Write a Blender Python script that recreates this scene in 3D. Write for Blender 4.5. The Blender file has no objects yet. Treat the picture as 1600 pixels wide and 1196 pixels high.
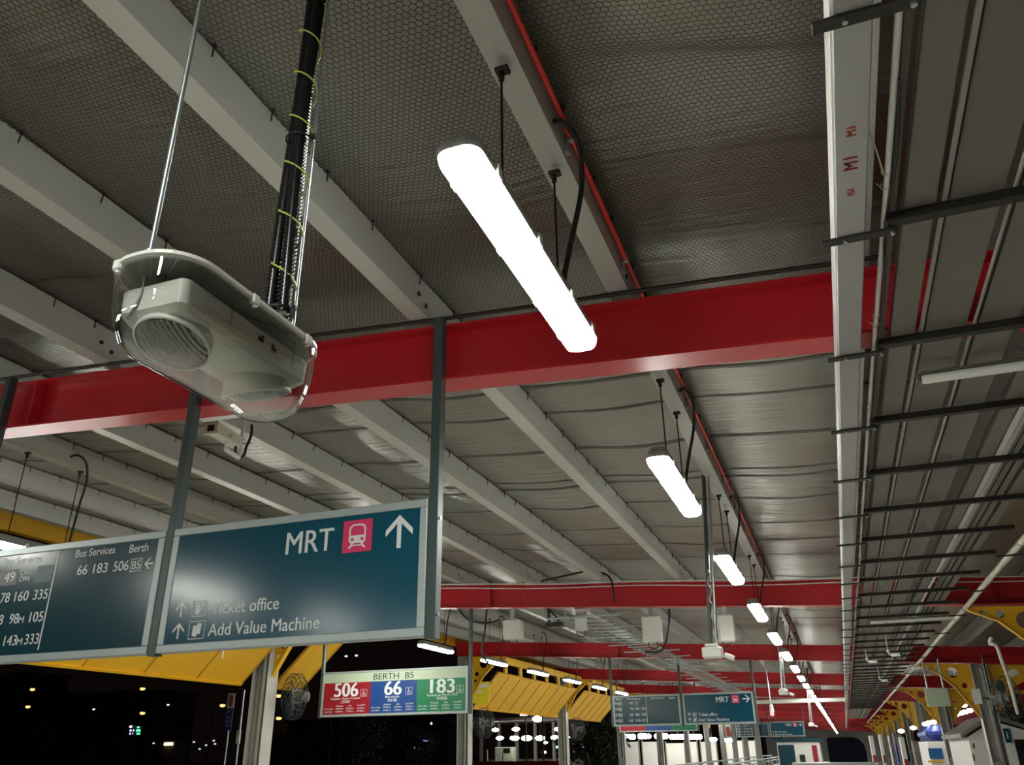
import bpy, math, random
import numpy as np
from mathutils import Vector, Matrix

random.seed(7)
PI = math.pi
scene = bpy.context.scene
COL = scene.collection

# ---------------------------------------------------------------- camera (origin is the eye; the platform floor lies 1.55 m below)
FPX, YAW, PITCH, ROLL = 1275.55, 0.352347, 0.424711, -0.0135568
FLOOR = -1.55
cy, sy, cp, sp = math.cos(YAW), math.sin(YAW), math.cos(PITCH), math.sin(PITCH)
cF = Vector((-sy * cp, cy * cp, sp))
cR0 = Vector((cy, sy, 0)); cU0 = cR0.cross(cF)
cR = math.cos(ROLL) * cR0 + math.sin(ROLL) * cU0
cU = -math.sin(ROLL) * cR0 + math.cos(ROLL) * cU0
cam = bpy.data.cameras.new('camera')
cam.sensor_fit = 'HORIZONTAL'; cam.sensor_width = 36.0; cam.lens = FPX / 1600 * 36.0
cam.clip_start = 0.02; cam.clip_end = 600
cam_ob = bpy.data.objects.new('camera', cam); COL.objects.link(cam_ob)
cam_ob.matrix_world = Matrix(((cR.x, cU.x, -cF.x, 0), (cR.y, cU.y, -cF.y, 0), (cR.z, cU.z, -cF.z, 0), (0, 0, 0, 1)))
scene.camera = cam_ob

# ---------------------------------------------------------------- night sky, exposure
world = bpy.data.worlds.new('night'); scene.world = world
world.use_nodes = True
world.node_tree.nodes['Background'].inputs[0].default_value = (0.0030, 0.0018, 0.0014, 1)
world.node_tree.nodes['Background'].inputs[1].default_value = 1.0
scene.view_settings.view_transform = 'Standard'
scene.view_settings.look = 'None'
scene.view_settings.gamma = 1.0
scene.view_settings.use_curve_mapping = False
scene.view_settings.exposure = 0.0
TUBE_POWER = 90.0      # radiance of the batten diffusers


# ---------------------------------------------------------------- materials
def principled(name, color, rough=0.5, metal=0.0, spec=0.5):
    m = bpy.data.materials.new(name); m.use_nodes = True
    b = m.node_tree.nodes['Principled BSDF']
    b.inputs['Base Color'].default_value = (*color, 1)
    b.inputs['Roughness'].default_value = rough
    b.inputs['Metallic'].default_value = metal
    b.inputs['Specular IOR Level'].default_value = spec
    return m


def worn(name, color, rough=0.5, metal=0.0, var=0.12, scale=6.0, stretch=(1, 1, 1), bump=0.0, bump_scale=40.0, spec=0.5, detail=4):
    """A paint or metal with soft procedural wear in its colour, its gloss and (optionally) its surface."""
    m = principled(name, color, rough, metal, spec)
    nt = m.node_tree; b = nt.nodes['Principled BSDF']
    tc = nt.nodes.new('ShaderNodeTexCoord'); mp = nt.nodes.new('ShaderNodeMapping')
    mp.inputs['Scale'].default_value = stretch
    nt.links.new(tc.outputs['Object'], mp.inputs[0])
    n = nt.nodes.new('ShaderNodeTexNoise'); n.inputs['Scale'].default_value = scale; n.inputs['Detail'].default_value = detail
    nt.links.new(mp.outputs[0], n.inputs['Vector'])
    mix = nt.nodes.new('ShaderNodeMixRGB'); mix.blend_type = 'MIX'
    mix.inputs[1].default_value = (*[c * (1 - var) for c in color], 1)
    mix.inputs[2].default_value = (*[min(1, c * (1 + var)) for c in color], 1)
    nt.links.new(n.outputs['Fac'], mix.inputs[0]); nt.links.new(mix.outputs[0], b.inputs['Base Color'])
    if bump:
        n2 = nt.nodes.new('ShaderNodeTexNoise'); n2.inputs['Scale'].default_value = bump_scale; n2.inputs['Detail'].default_value = 3
        nt.links.new(mp.outputs[0], n2.inputs['Vector'])
        bp = nt.nodes.new('ShaderNodeBump'); bp.inputs['Strength'].default_value = bump; bp.inputs['Distance'].default_value = 0.02
        nt.links.new(n2.outputs['Fac'], bp.inputs['Height']); nt.links.new(bp.outputs[0], b.inputs['Normal'])
    return m


def emitter(name, color, strength):
    m = bpy.data.materials.new(name); m.use_nodes = True
    nt = m.node_tree; nt.nodes.clear()
    e = nt.nodes.new('ShaderNodeEmission'); o = nt.nodes.new('ShaderNodeOutputMaterial')
    e.inputs[0].default_value = (*color, 1); e.inputs[1].default_value = strength
    nt.links.new(e.outputs[0], o.inputs[0])
    return m


def clear_plastic(name, tint=(0.93, 0.94, 0.93), k=0.9):
    m = bpy.data.materials.new(name); m.use_nodes = True
    nt = m.node_tree; nt.nodes.clear()
    o = nt.nodes.new('ShaderNodeOutputMaterial'); mix = nt.nodes.new('ShaderNodeMixShader')
    t = nt.nodes.new('ShaderNodeBsdfTransparent'); t.inputs[0].default_value = (*tint, 1)
    g = nt.nodes.new('ShaderNodeBsdfGlossy'); g.inputs['Roughness'].default_value = 0.03
    lw = nt.nodes.new('ShaderNodeLayerWeight'); lw.inputs[0].default_value = 0.5
    pw = nt.nodes.new('ShaderNodeMath'); pw.operation = 'POWER'; pw.inputs[1].default_value = 2.7
    ml = nt.nodes.new('ShaderNodeMath'); ml.operation = 'MULTIPLY_ADD'; ml.inputs[1].default_value = k; ml.inputs[2].default_value = 0.045
    nt.links.new(lw.outputs['Facing'], pw.inputs[0]); nt.links.new(pw.outputs[0], ml.inputs[0])
    nt.links.new(ml.outputs[0], mix.inputs[0]); nt.links.new(t.outputs[0], mix.inputs[1]); nt.links.new(g.outputs[0], mix.inputs[2])
    nt.links.new(mix.outputs[0], o.inputs[0])
    return m


def foil_material():
    """Roof insulation lining: dull foil, crinkled mostly across the platform, with soft brown and grey blotches."""
    m = principled('roof_lining', (0.2, 0.19, 0.175), 0.31, 0.60)
    nt = m.node_tree; b = nt.nodes['Principled BSDF']
    tc = nt.nodes.new('ShaderNodeTexCoord')
    n = nt.nodes.new('ShaderNodeTexNoise'); n.inputs['Scale'].default_value = 0.9; n.inputs['Detail'].default_value = 3
    nt.links.new(tc.outputs['Object'], n.inputs['Vector'])
    r = nt.nodes.new('ShaderNodeValToRGB')
    r.color_ramp.elements[0].position = 0.35; r.color_ramp.elements[0].color = (0.240, 0.215, 0.180, 1)
    r.color_ramp.elements[1].position = 0.68; r.color_ramp.elements[1].color = (0.285, 0.290, 0.25, 1)
    nt.links.new(n.outputs['Fac'], r.inputs[0]); nt.links.new(r.outputs[0], b.inputs['Base Color'])
    mp = nt.nodes.new('ShaderNodeMapping'); mp.inputs['Scale'].default_value = (0.7, 9.0, 1)
    nt.links.new(tc.outputs['Object'], mp.inputs[0])
    n2 = nt.nodes.new('ShaderNodeTexNoise'); n2.inputs['Scale'].default_value = 2.2; n2.inputs['Detail'].default_value = 5
    nt.links.new(mp.outputs[0], n2.inputs['Vector'])
    bp = nt.nodes.new('ShaderNodeBump'); bp.inputs['Strength'].default_value = 0.45; bp.inputs['Distance'].default_value = 0.03
    nt.links.new(n2.outputs['Fac'], bp.inputs['Height']); nt.links.new(bp.outputs[0], b.inputs['Normal'])
    return m


def ribbed_lens():
    m = principled('ribbed_lens', (0.25, 0.25, 0.24), 0.08, 0.5)
    nt = m.node_tree; b = nt.nodes['Principled BSDF']
    tc = nt.nodes.new('ShaderNodeTexCoord')
    w = nt.nodes.new('ShaderNodeTexWave'); w.inputs['Scale'].default_value = 38; w.inputs['Distortion'].default_value = 1.5
    v = nt.nodes.new('ShaderNodeTexVoronoi'); v.inputs['Scale'].default_value = 130
    ad = nt.nodes.new('ShaderNodeMath'); ad.operation = 'ADD'
    nt.links.new(tc.outputs['Object'], w.inputs['Vector']); nt.links.new(tc.outputs['Object'], v.inputs['Vector'])
    nt.links.new(w.outputs['Fac'], ad.inputs[0]); nt.links.new(v.outputs['Distance'], ad.inputs[1])
    cr = nt.nodes.new('ShaderNodeValToRGB'); cr.color_ramp.elements[0].position = .2; cr.color_ramp.elements[0].color = (.10, .10, .095, 1); cr.color_ramp.elements[1].position = 1.0; cr.color_ramp.elements[1].color = (.40, .40, .38, 1)  # light and shade of the ribs put into the colour
    nt.links.new(ad.outputs[0], cr.inputs[0]); nt.links.new(cr.outputs[0], b.inputs['Base Color'])
    bp = nt.nodes.new('ShaderNodeBump'); bp.inputs['Strength'].default_value = 1.0; bp.inputs['Distance'].default_value = 0.006
    nt.links.new(ad.outputs[0], bp.inputs['Height']); nt.links.new(bp.outputs[0], b.inputs['Normal'])
    return m


M = {
    'foil': foil_material(),
    'purlin': worn('purlin_paint', (0.44, 0.44, 0.405), 0.42, 0.1, 0.10, 2.0, (1, 0.3, 1)),
    'red': worn('red_gloss_paint', (0.46, 0.011, 0.018), 0.36, 0, 0.12, 3.0),
    'redpipe': principled('red_conduit', (0.75, 0.05, 0.03), 0.4),
    'yellow': worn('yellow_paint', (0.70, 0.38, 0.006), 0.45, 0, 0.10, 1.5),
    'yellow_dark': worn('dark_mottled_yellow', (0.52, 0.27, 0.008), 0.5, 0, 0.3, 5),  # darker, mottled yellow for the canopy seams and the edge beam
    'wire': principled('rusty_wire', (0.045, 0.040, 0.034), 0.6, 0.3),
    'seam': worn('lining_joint', (0.085, 0.085, 0.072), 0.6, 0, 0.35, 9),
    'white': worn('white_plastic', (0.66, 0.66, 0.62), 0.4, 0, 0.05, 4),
    'offwhite': worn('cream_enamel', (0.55, 0.54, 0.42), 0.45, 0, 0.08, 12),
    'trunk': worn('trunking_paint', (0.31, 0.31, 0.30), 0.45, 0.0, 0.05, 3, (1, 0.2, 1)),
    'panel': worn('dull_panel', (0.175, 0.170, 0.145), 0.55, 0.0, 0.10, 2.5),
    'panel_dark': worn('dull_dark_panel', (0.085, 0.08, 0.07), 0.6, 0.0, 0.10, 2.5),
    'steel_black': worn('black_steel', (0.022, 0.019, 0.015), 0.5, 0.3, 0.2, 8),
    'black': principled('black_rubber', (0.010, 0.010, 0.011), 0.35),
    'black_gloss': principled('black_gloss', (0.008, 0.009, 0.012), 0.18),
    'black_matt': principled('black_matt', (0.004, 0.005, 0.008), 0.8, 0, 0.02),
    'hose_black': principled('corrugated_black', (0.006, 0.006, 0.007), 0.26, 0, 0.45),
    'zinc': worn('zinc_rod', (0.42, 0.47, 0.48), 0.3, 0.85, 0.1, 20),
    'post': worn('dark_green_grey_post', (0.055, 0.075, 0.072), 0.42, 0.3, 0.12, 4),
    'frame': worn('pale_aluminium_frame', (0.36, 0.41, 0.41), 0.38, 0.25, 0.06, 5),
    'teal': principled('teal_sign_face', (0.0005, 0.060, 0.098), 0.17, 0, 0.4),
    'slate': principled('slate_sign_face', (0.008, 0.046, 0.064), 0.20, 0, 0.45),
    'slate_patch': principled('blanking_sticker', (0.035, 0.085, 0.085), 0.5),
    'slate_patch_dark': principled('grey_sticker', (0.05, 0.06, 0.07), 0.5),
    'letter': principled('pale_lettering', (0.62, 0.66, 0.66), 0.5),
    'pink': principled('pink_pictogram', (0.62, 0.022, 0.11), 0.45),
    'berth_head': principled('pale_green_header', (0.42, 0.50, 0.36), 0.5),
    'berth_red': principled('berth_red', (0.27, 0.008, 0.016), 0.45),
    'berth_blue': principled('berth_blue', (0.006, 0.05, 0.21), 0.45),
    'berth_green': principled('berth_green', (0.005, 0.17, 0.07), 0.45),
    'ink': principled('dark_ink', (0.03, 0.045, 0.04), 0.5),
    'tube_glow': emitter('batten_glow', (0.98, 1.0, 0.91), TUBE_POWER),
    'far_glow': emitter('far_lamp_glow', (1.0, 0.96, 0.86), 26.0),
    'sodium': emitter('sodium_lamp', (1.0, 0.46, 0.13), 2.4),
    'cool_lamp': emitter('white_lamp', (0.95, 0.97, 1.0), 1.6),
    'clear': clear_plastic('clear_dome_plastic'),
    'lens': ribbed_lens(),
    'earth': principled('green_yellow_wire', (0.42, 0.50, 0.06), 0.4),
    'concrete': worn('concrete_floor', (0.42, 0.40, 0.36), 0.5, 0, 0.12, 1.2),
    'asphalt': worn('asphalt', (0.035, 0.033, 0.032), 0.8, 0, 0.2, 2),
    'column': worn('column_paint', (0.42, 0.41, 0.37), 0.45, 0, 0.10, 3),
    'column_dark': worn('column_grey', (0.22, 0.22, 0.205), 0.5, 0, 0.1, 3),  # darker grey of fittings, posts and plates
    'wallwhite': worn('white_wall', (0.72, 0.71, 0.68), 0.6, 0, 0.07, 1.5),
    'signblue': principled('shop_blue', (0.010, 0.035, 0.25), 0.45),
    'purple': principled('notice_purple', (0.045, 0.035, 0.22), 0.45),
    'orange': principled('notice_orange', (0.42, 0.10, 0.02), 0.5),
    'leaf': worn('night_leaves', (0.035, 0.045, 0.020), 0.8, 0, 0.4, 3),
    'bark': principled('bark', (0.06, 0.045, 0.03), 0.9),
    'brick': worn('dim_facade', (0.10, 0.075, 0.06), 0.8, 0, 0.2, 0.4),
    'glass_dark': principled('dark_window', (0.02, 0.02, 0.022), 0.15),
    'clear_shield': clear_plastic('clear_shield_plastic', (0.75, 0.80, 0.78), 0.5),
}


# ---------------------------------------------------------------- mesh builder
class MB:
    def __init__(self):
        self.v = []; self.f = []; self.s = []

    def add(self, verts, faces, smooth=False, mat=None):
        o = len(self.v)
        for p in verts:
            p = Vector(p)
            self.v.append(mat @ p if mat is not None else p)
        for f in faces:
            self.f.append([o + i for i in f]); self.s.append(smooth)
        return self

    def box(self, a, b, mat=None):
        (x0, y0, z0), (x1, y1, z1) = a, b
        vs = [(x0, y0, z0), (x1, y0, z0), (x1, y1, z0), (x0, y1, z0), (x0, y0, z1), (x1, y0, z1), (x1, y1, z1), (x0, y1, z1)]
        fs = [(0, 3, 2, 1), (4, 5, 6, 7), (0, 1, 5, 4), (1, 2, 6, 5), (2, 3, 7, 6), (3, 0, 4, 7)]
        return self.add(vs, fs, False, mat)

    def bbox(self, a, b, r=0.004, mat=None):
        """A box with chamfered edges."""
        c = [(a[i] + b[i]) / 2 for i in range(3)]; h = [abs(b[i] - a[i]) / 2 for i in range(3)]
        r = min(r, min(h) * 0.9)
        rings = []
        for z, d in ((-h[2], r), (-h[2] + r, 0), (h[2] - r, 0), (h[2], r)):
            X, Y = h[0] - d, h[1] - d
            k = r if d == 0 else r * 0.6
            rings.append([(c[0] + x, c[1] + y, c[2] + z) for x, y in ((-X + k, -Y), (X - k, -Y), (X, -Y + k), (X, Y - k), (X - k, Y), (-X + k, Y), (-X, Y - k), (-X, -Y + k))])
        return self.loft(rings, mat=mat)

    def loft(self, rings, cap=True, smooth=False, closed=True, mat=None):
        n = len(rings[0]); vs = [p for r in rings for p in r]; fs = []
        for i in range(len(rings) - 1):
            for j in range(n if closed else n - 1):
                k = (j + 1) % n
                fs.append((i * n + j, i * n + k, (i + 1) * n + k, (i + 1) * n + j))
        self.add(vs, fs, smooth, mat)
        if cap:
            self.add(rings[0], [tuple(range(n - 1, -1, -1))], False, mat)
            self.add(rings[-1], [tuple(range(n))], False, mat)
        return self

    def tube(self, pts, r, n=10, mat=None, cap=True):
        pts = [Vector(p) for p in pts]; rings = []
        up = None
        for i, p in enumerate(pts):
            d = (pts[min(i + 1, len(pts) - 1)] - pts[max(i - 1, 0)]).normalized()
            if up is None:
                up = Vector((0, 0, 1)) if abs(d.z) < 0.9 else Vector((1, 0, 0))
            s = d.cross(up).normalized(); up = s.cross(d).normalized()
            rr = r[i] if isinstance(r, (list, tuple)) else r
            rings.append([p + rr * (math.cos(2 * PI * k / n) * s + math.sin(2 * PI * k / n) * up) for k in range(n)])
        return self.loft(rings, cap, True, True, mat)

    def cyl(self, a, b, r, n=14, r2=None, mat=None):
        return self.tube([a, b], [r, r if r2 is None else r2], n, mat)

    def torus(self, c, R, r, axis='Y', n=28, m=6):
        rings = []
        for i in range(n):
            t = 2 * PI * i / n; ring = []
            for j in range(m):
                q = 2 * PI * j / m; rad = R + r * math.cos(q); h = r * math.sin(q)
                p = {'Y': (rad * math.cos(t), h, rad * math.sin(t)), 'Z': (rad * math.cos(t), rad * math.sin(t), h), 'X': (h, rad * math.cos(t), rad * math.sin(t))}[axis]
                ring.append((c[0] + p[0], c[1] + p[1], c[2] + p[2]))
            rings.append(ring)
        vs = [p for r_ in rings for p in r_]
        fs = [(i * m + j, ((i + 1) % n) * m + j, ((i + 1) % n) * m + (j + 1) % m, i * m + (j + 1) % m) for i in range(n) for j in range(m)]
        return self.add(vs, fs, True)

    def ball(self, c, r, n=12, m=8, sc=(1, 1, 1)):
        rings = []
        for i in range(m + 1):
            t = PI * i / m
            rr = max(math.sin(t), 0.01)
            rings.append([(c[0] + r * sc[0] * rr * math.cos(2 * PI * k / n), c[1] + r * sc[1] * rr * math.sin(2 * PI * k / n), c[2] - r * sc[2] * math.cos(t)) for k in range(n)])
        return self.loft(rings, True, True)

    def poly_y(self, pts, y0, y1):
        """An outline in x-z given thickness along y."""
        return self.loft([[(x, y0, z) for x, z in pts], [(x, y1, z) for x, z in pts]])

    def build(self, name, mat, parent=None, loc=(0, 0, 0)):
        me = bpy.data.meshes.new(name)
        L = Vector(loc)
        me.from_pydata([tuple(p - L) for p in self.v], [], self.f)
        me.polygons.foreach_set('use_smooth', self.s)
        me.materials.append(M[mat] if isinstance(mat, str) else mat)
        me.update()
        o = bpy.data.objects.new(name, me); COL.objects.link(o)
        o.location = L
        if parent is not None:
            o.parent = parent
        return o


def tag(o, label, cat, group=None, kind=None):
    o['label'] = label; o['category'] = cat
    if group: o['group'] = group
    o['kind'] = kind or 'thing'
    return o


def struct(o, label):
    o['kind'] = 'structure'; o['label'] = label; o['category'] = o.name.split('_')[0]
    return o


def thing(name, loc, label, cat, group=None, rz=0.0):
    o = bpy.data.objects.new(name, None); COL.objects.link(o)
    o.location = loc; o.rotation_euler = (0, 0, rz); o.empty_display_size = 0.1
    return tag(o, label, cat, group)


def dup(root, loc, label, group=None, rz=None):
    r = root.copy(); COL.objects.link(r); r.location = loc; r['label'] = label
    if rz is not None: r.rotation_euler = (0, 0, rz)
    if group: r['group'] = group
    for ch in list(root.children):
        c = ch.copy(); COL.objects.link(c); c.parent = r
        for g in list(ch.children):
            d = g.copy(); COL.objects.link(d); d.parent = c
    return r


def curve_pts(ctrl, n=8):
    """Catmull-Rom through the control points."""
    P = [Vector(c) for c in ctrl]; out = []
    for i in range(len(P) - 1):
        p0, p1, p2, p3 = P[max(i - 1, 0)], P[i], P[i + 1], P[min(i + 2, len(P) - 1)]
        for k in range(n):
            t = k / n
            out.append(0.5 * ((2 * p1) + (p2 - p0) * t + (2 * p0 - 5 * p1 + 4 * p2 - p3) * t * t + (3 * p1 - p0 - 3 * p2 + p3) * t ** 3))
    out.append(P[-1])
    return out


_tcache = {}
def glyphs(s):
    if s not in _tcache:
        cu = bpy.data.curves.new('txt', 'FONT'); cu.body = s; cu.resolution_u = 4
        ob = bpy.data.objects.new('txt', cu)
        me = ob.to_mesh()
        vs = [tuple(v.co) for v in me.vertices]; fs = [tuple(p.vertices) for p in me.polygons]
        ob.to_mesh_clear(); bpy.data.objects.remove(ob); bpy.data.curves.remove(cu)
        _tcache[s] = (vs, fs)
    return _tcache[s]


CAP = max(v[1] for v in glyphs('H')[0])
def write(mb, s, x0, x1, z, cap, y, back=False):
    """Lettering on an upright face looking towards -y: from x0 to x1 on baseline z with capital height cap."""
    vs, fs = glyphs(s)
    a = min(v[0] for v in vs); b = max(v[0] for v in vs)
    kx = (x1 - x0) / (b - a); kz = cap / CAP
    d = cap * 0.016
    for q in (-d, d): mb.add([(x0 + (v[0] - a) * kx + q, y - abs(q) * .02 - (.0001 if q > 0 else 0), z + v[1] * kz) for v in vs], fs)


def glow(name, c, glow_mb, mat, support_mb, label, cat, group, part='bulb', smat='steel_black'):
    t = thing(name, tuple(c), label, cat, group)
    C0 = Vector(c)
    for mb_, n_, m_ in ((glow_mb, part, mat), (support_mb, 'support', smat)):
        mb_.v = [p - C0 for p in mb_.v]; mb_.build(n_, m_, t)
    return t


def flat(mb, pts, y):
    """A flat sticker on a face looking towards -y."""
    mb.add([(x, y, z) for x, z in pts], [tuple(range(len(pts)))])


def rect(mb, x0, x1, z0, z1, y):
    flat(mb, [(x0, z0), (x1, z0), (x1, z1), (x0, z1)], y)


def outline(mb, x0, x1, z0, z1, t, y):
    rect(mb, x0, x1, z0, z0 + t, y); rect(mb, x0, x1, z1 - t, z1, y)
    rect(mb, x0, x0 + t, z0, z1, y); rect(mb, x1 - t, x1, z0, z1, y)


def arrow(mb, cx, cz, L, W, t, y, ang=0.0):
    """A thin-stroked arrow pointing up (ang turns it)."""
    c, s = math.cos(ang), math.sin(ang)
    def T(p): return (cx + p[0] * c - p[1] * s, cz + p[0] * s + p[1] * c)
    h = L / 2
    flat(mb, [T(p) for p in ((-t / 2, -h), (t / 2, -h), (t / 2, h - t), (-t / 2, h - t))], y)
    for k in (1, -1):
        q = [(0, h), (k * W / 2, h - W / 2), (k * W / 2, h - W / 2 - t * 1.3), (0, h - t * 1.35)]
        if k < 0: q = q[::-1]
        flat(mb, [T(p) for p in q][::-1], y - 0.0003)


def plate(name, pts, holes, y0, y1, mat, parent=None, loc=(0, 0, 0)):
    """A flat plate in x-z with round holes."""
    cu = bpy.data.curves.new('pl', 'CURVE'); cu.dimensions = '2D'; cu.fill_mode = 'BOTH'; cu.extrude = abs(y1 - y0) / 2
    def spl(q):
        s = cu.splines.new('POLY'); s.points.add(len(q) - 1)
        for p, (x, z) in zip(s.points, q): p.co = (x, z, 0, 1)
        s.use_cyclic_u = True
    spl(pts)
    for (x, z, r) in holes:
        spl([(x + r * math.cos(2 * PI * k / 20), z + r * math.sin(2 * PI * k / 20)) for k in range(20)])
    ob = bpy.data.objects.new('pl', cu); me = ob.to_mesh()
    mb = MB(); ym = (y0 + y1) / 2
    mb.add([(v.co.x, ym - v.co.z, v.co.y) for v in me.vertices], [tuple(p.vertices) for p in me.polygons])
    ob.to_mesh_clear(); bpy.data.objects.remove(ob); bpy.data.curves.remove(cu)
    return mb.build(name, mat, parent, loc)


def at(u, v, y):
    """The point at depth y (along the platform) seen from the photographer's standing point in the given direction."""
    d = cF * FPX + cR * (u - 800) - cU * (v - 598)
    return d * (y / d.y)


ORD = ['first', 'second', 'third', 'fourth', 'fifth', 'sixth', 'seventh', 'eighth', 'ninth', 'tenth', 'eleventh', 'twelfth', 'thirteenth',
       'fourteenth', 'fifteenth', 'sixteenth', 'seventeenth', 'eighteenth', 'nineteenth', 'twentieth']
_T = ['twenty', 'thirty', 'forty', 'fifty']
for t in _T:
    ORD += [t + '-' + o for o in ORD[:9]] + [{'twenty': 'thirtieth', 'thirty': 'fortieth', 'forty': 'fiftieth', 'fifty': 'sixtieth'}[t]]

SLOPE = 0.06
def roofz(x): return 2.31 - SLOPE * x          # underside of the lining
RAFTER_Y = [3.68 + 8.2 * k for k in range(14)]
Y0, Y1 = -7.0, 118.0
PURLIN_X = [4.97, 3.84, 2.71, 1.58, 0.45, -0.68, -1.81, -2.95, -4.08, -5.21, -6.34, -7.47, -8.60]

# ---------------------------------------------------------------- shell: platform floor, bus lanes, roof lining
mb = MB(); mb.box((-9.5, Y0, FLOOR - 0.25), (6.5, Y1, FLOOR))
struct(mb.build('floor', 'concrete'), 'concrete platform floor of the bus interchange')
mb = MB(); mb.box((-160, -40, FLOOR - 0.6), (-9.5, 220, FLOOR - 0.26)); mb.box((-9.5, Y1, FLOOR - 0.6), (90, 220, FLOOR - 0.26)); mb.box((6.5, -40, FLOOR - 0.6), (90, Y1, FLOOR - 0.26))
o = mb.build('floor_outside', 'asphalt'); struct(o, 'dark asphalt bus lanes beyond the platform')

xs = np.linspace(-9.3, 6.6, 126); ys = np.concatenate([np.linspace(Y0, 14, 170), np.linspace(14.5, Y1, 120)])
def sag(x, y):
    k = (0.45 - x) / 1.13; fr = k - math.floor(k)
    return 0.028 * math.sin(PI * fr) ** 2 * (0.75 + 0.5 * math.sin(1.7 * y + 3 * math.floor(k))) + 0.006 * math.sin(7.3 * y + 1.3 * x) * math.sin(PI * fr)
mb = MB()
nx = len(xs)
mb.add([(x, y, roofz(x) - sag(x, y)) for y in ys for x in xs],
       [(j * nx + i, (j + 1) * nx + i, (j + 1) * nx + i + 1, j * nx + i + 1) for j in range(len(ys) - 1) for i in range(nx - 1)], True)
mb.add([(-9.3, Y0, roofz(-9.3) + .1), (6.6, Y0, roofz(6.6) + .1), (6.6, Y1, roofz(6.6) + .1), (-9.3, Y1, roofz(-9.3) + .1)], [(0, 1, 2, 3)])
struct(mb.build('ceiling', 'foil'), 'grey foil roof lining sagging between the purlins')

# dark joints of the lining, running across the platform
mb = MB()
for y in (5.1, 5.62, 6.5, 7.4, 7.62, 8.4, 9.5, 10.4, 11.3, 12.9, 14.0, 15.2, 16.3, 17.5, 18.6):
    w = random.uniform(0.03, 0.075)
    a = [(x, y + 0.03 * math.sin(x * 2.1 + y), roofz(x) - sag(x, y) - 0.004) for x in np.linspace(-8.4, 0.9, 90)]
    mb.loft([[p for p in a], [(p[0], p[1] + w, p[2]) for p in a]], cap=False, closed=False)
o = mb.build('trim_lining_joints', 'seam'); struct(o, 'dark joints across the grey foil roof lining')

# chicken wire under the lining of the nearest bay
W = 0.026; SD = W / math.sqrt(3); PITCHR = 1.5 * SD
xa, xb, ya, yb = -6.3, 0.44, 0.7, 4.3
ni = int((xb - xa) / (W / 2)); nj = int((yb - ya) / PITCHR)
def wirez(x, y):
    return roofz(x) - sag(x, y) - 0.014 - 0.006 * math.sin(3.1 * x + 5.7 * y)
def wirep(i, j):
    x = xa + i * W / 2; y = ya + j * PITCHR + (SD / 2 if (i + j) % 2 else 0)
    xx = x + 0.008 * math.sin(4 * y + x) + 0.010 * math.sin(2.3 * x + 1.7 * y); yy = y + 0.014 * math.sin(3.3 * x + 1.1 * y) + 0.004 * math.sin(17 * x)
    for f, a_, w_ in ((1.55 + .16 * math.sin(1.9 * xx + 1), .05, .07), (2.25 + .14 * math.sin(1.4 * xx), .06, .08), (2.95 - .12 * math.sin(1.7 * xx + 2), .05, .06), (3.5 + .05 * math.sin(2.6 * xx), .05, .06)):
        yy -= a_ * math.tanh((yy - f) / w_) * (0.55 + 0.45 * math.sin(1.3 * xx + 9 * f))
    return (xx, yy, wirez(xx, yy))
P = np.array([[wirep(i, j) for i in range(ni)] for j in range(nj)])
E1 = P[:, :-1].reshape(-1, 3); E2 = P[:, 1:].reshape(-1, 3)
ca, cb = [], []
for j in range(nj - 1):
    for i in range(ni):
        if (i + j) % 2: ca.append(P[j, i]); cb.append(P[j + 1, i])
A = np.concatenate([E1, np.array(ca)]); B = np.concatenate([E2, np.array(cb)])
D = B - A; D /= np.linalg.norm(D, axis=1)[:, None]
S = np.cross(D, np.array([0, 0, 1.0])); S /= np.linalg.norm(S, axis=1)[:, None]; Uv = np.cross(S, D)
RW = 0.00135
ring = []
for k in range(3):
    q = 2 * PI * k / 3
    ring.append(RW * (math.cos(q) * S + math.sin(q) * Uv))
V = np.stack([A + ring[0], A + ring[1], A + ring[2], B + ring[0], B + ring[1], B + ring[2]], 1).reshape(-1, 3)
base = np.arange(len(A))[:, None, None] * 6
F = (base + np.array([[0, 1, 4, 3], [1, 2, 5, 4], [2, 0, 3, 5]])[None]).reshape(-1, 4)
me = bpy.data.meshes.new('wire_netting')
me.vertices.add(len(V)); me.vertices.foreach_set('co', V.ravel())
me.loops.add(F.size); me.loops.foreach_set('vertex_index', F.ravel())
me.polygons.add(len(F)); me.polygons.foreach_set('loop_start', np.arange(0, F.size, 4)); me.polygons.foreach_set('loop_total', np.full(len(F), 4))
me.update(calc_edges=True); me.materials.append(M['wire'])
o = bpy.data.objects.new('wire_netting', me); COL.objects.link(o)
tag(o, 'hexagonal wire netting stretched under the grey roof lining near the camera', 'netting')

mb = MB(); mb.box((-9.5, Y1, FLOOR), (6.6, Y1 + .2, 3.0)); struct(mb.build('wall_end', 'wallwhite'), 'dim pale wall closing the far end of the platform')
# ---------------------------------------------------------------- purlins (C sections along the platform)
PL = ['outermost grey purlin over the right-hand shops', 'grey purlin over the right-hand shops, second from the outer edge', 'grey purlin beside the right-hand columns', 'grey purlin above the slatted panels', 'grey roof purlin hidden above the white trunking', 'grey-white roof purlin carrying the red conduit',
      'wide grey-white roof purlin just left of the bright near batten light', 'grey-white roof purlin passing above the emergency light hose',
      'grey-white roof purlin ending behind the clear emergency light', 'grey-white roof purlin above the dusty CCTV housing',
      'grey-white roof purlin from which the left row of battens hangs', 'grey-white roof purlin next to last before the yellow edge beam', 'outermost grey-white roof purlin, beside the yellow edge beam']
_sb = MB(); _sb.cyl((0, 0, 0), (-.004, 0, -.055), 0.0035, 6); _sb.cyl((0, 0, .003), (0, 0, -.004), 0.009, 6)
SCREW = _sb.build('roof_screw', 'black'); COL.objects.unlink(SCREW)
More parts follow.
